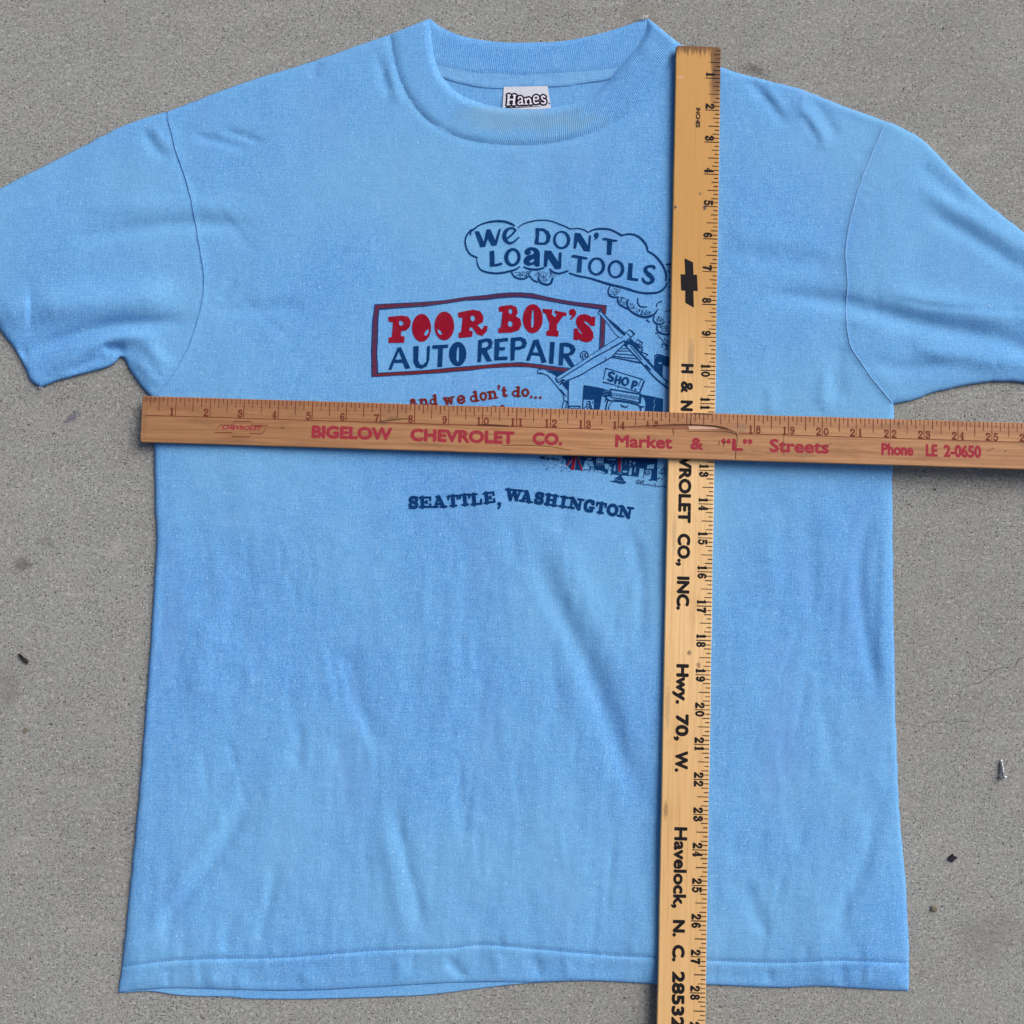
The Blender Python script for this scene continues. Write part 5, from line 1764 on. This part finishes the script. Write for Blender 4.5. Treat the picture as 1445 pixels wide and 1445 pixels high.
pm = Mat('black plastic', .45)
pn = pm.noise(600, 3, .6)
BPL = pm.out(pm.mix(pm.rng(pn, .4, .7), (.012, .012, .018), (.03, .03, .04)), pn, .3, .0004)
fr = P(1343.5, 1210.5, 0)
V, F = [], []
n = 9
for i in range(n):                                   # a small curled chip: an arc with thickness
    a = math.radians(-70 + 140 * i / (n - 1))
    for ro in (.0026, .0018):
        for yy in (-.0024, .0024):
            V.append((ro * math.sin(a), yy + .0005 * math.sin(3 * a), max(0.0001, ro * math.cos(a) - .0005)))
for i in range(n - 1):
    a, b = i * 4, (i + 1) * 4
    F += [(a, a + 1, b + 1, b), (a + 2, b + 2, b + 3, a + 3), (a, b, b + 2, a + 2), (a + 1, a + 3, b + 3, b + 1)]
F += [(0, 2, 3, 1), (4 * n - 4, 4 * n - 3, 4 * n - 1, 4 * n - 2)]
rot = Matrix.Rotation(math.radians(-52), 3, 'Z')
ch = new_obj('plastic_chip', [tuple(rot @ Vector(v)) for v in V], F, BPL, None, False)
ch.location = (float(fr[0]), float(fr[1]), 0)
tag(ch, 'small curled black plastic chip on the concrete below the screw', 'plastic chip')


def blob(name, px, py, rx, ry, rz, rot, mat, label, cat, seed, rough=.25):
    bm = bmesh.new()
    bmesh.ops.create_icosphere(bm, subdivisions=3, radius=1.0)
    r_ = np.random.RandomState(seed)
    for v in bm.verts:
        k = 1 + rough * (vnoise(np.array([v.co.x * 1.7 + 5]), np.array([v.co.y * 1.7 + v.co.z * 1.3 + 5]), seed)[0] * 2)
        v.co = Vector((v.co.x * rx * k, v.co.y * ry * k, max(v.co.z * k, -.75) * rz + rz * .75))
    bm.transform(Matrix.Rotation(rot, 4, 'Z'))
    me = bpy.data.meshes.new(name)
    bm.to_mesh(me); bm.free()
    me.polygons.foreach_set('use_smooth', [True] * len(me.polygons))
    me.materials.append(mat)
    o = bpy.data.objects.new(name, me)
    COL.objects.link(o)
    w = P(px, py, 0)
    o.location = (float(w[0]), float(w[1]), 0)
    tag(o, label, cat)
    return o


blk = Mat('dark dried husk', .8)
bn = blk.noise(1500, 3, .6)
DK = blk.out(blk.mix(blk.rng(bn, .4, .7), (.010, .010, .009), (.035, .032, .028)), bn, .6, .0006)
blob('dried_husk', 33.5, 929, .0036, .0013, .0011, math.radians(-44), DK, 'tiny black dried husk on the bare concrete left of the shirt', 'debris', 5, .6)
tn = Mat('tan stone', .85)
tnn = tn.noise(900, 3, .6)
TAN = tn.out(tn.mix(tn.rng(tnn, .35, .7), (.14, .115, .085), (.24, .20, .15)), tnn, .5, .0006)
blob('pebble', 1318, 1282, .0025, .0023, .0010, .4, TAN, 'small round tan pebble on the concrete near the lower right shirt corner', 'pebble', 8, .2)


# hairline cracks in the slab: part of the ground
def crack(pts, w):
    c_ = catmull(np.array(pts, float), 4.0)
    n = len(c_)
    c_[:, 0] += 2.2 * vnoise(np.arange(n) * .5, 1, 61); c_[:, 1] += 2.6 * vnoise(np.arange(n) * .5, 7, 62)
    t = np.gradient(c_, axis=0); t /= np.linalg.norm(t, axis=1)[:, None] + 1e-9
    nn = np.stack([-t[:, 1], t[:, 0]], 1)
    ww = w * (.45 + .9 * np.abs(vnoise(np.arange(n) * .35, 3, 63)) * 2)[:, None]
    a = c_ - nn * ww / 2; b = c_ + nn * ww / 2
    V = np.vstack([P(a[:, 0], a[:, 1], np.full(n, .0001)), P(b[:, 0], b[:, 1], np.full(n, .0001))])
    F = [(i, n + i, n + i + 1, i + 1) for i in range(n - 1)]
    new_obj('hairline_crack', V, F, CRACK, ground, False)


crack([(1262, 1019), (1285, 1021), (1300, 1025), (1322, 1018), (1345, 1020), (1370, 1018)], .9)
crack([(1350, 1002), (1356, 978), (1362, 967), (1380, 965), (1398, 950), (1412, 943), (1430, 941), (1438, 929), (1452, 926)], 1.0)
crack([(1345, 1262), (1380, 1266), (1415, 1264), (1450, 1240)], .6)
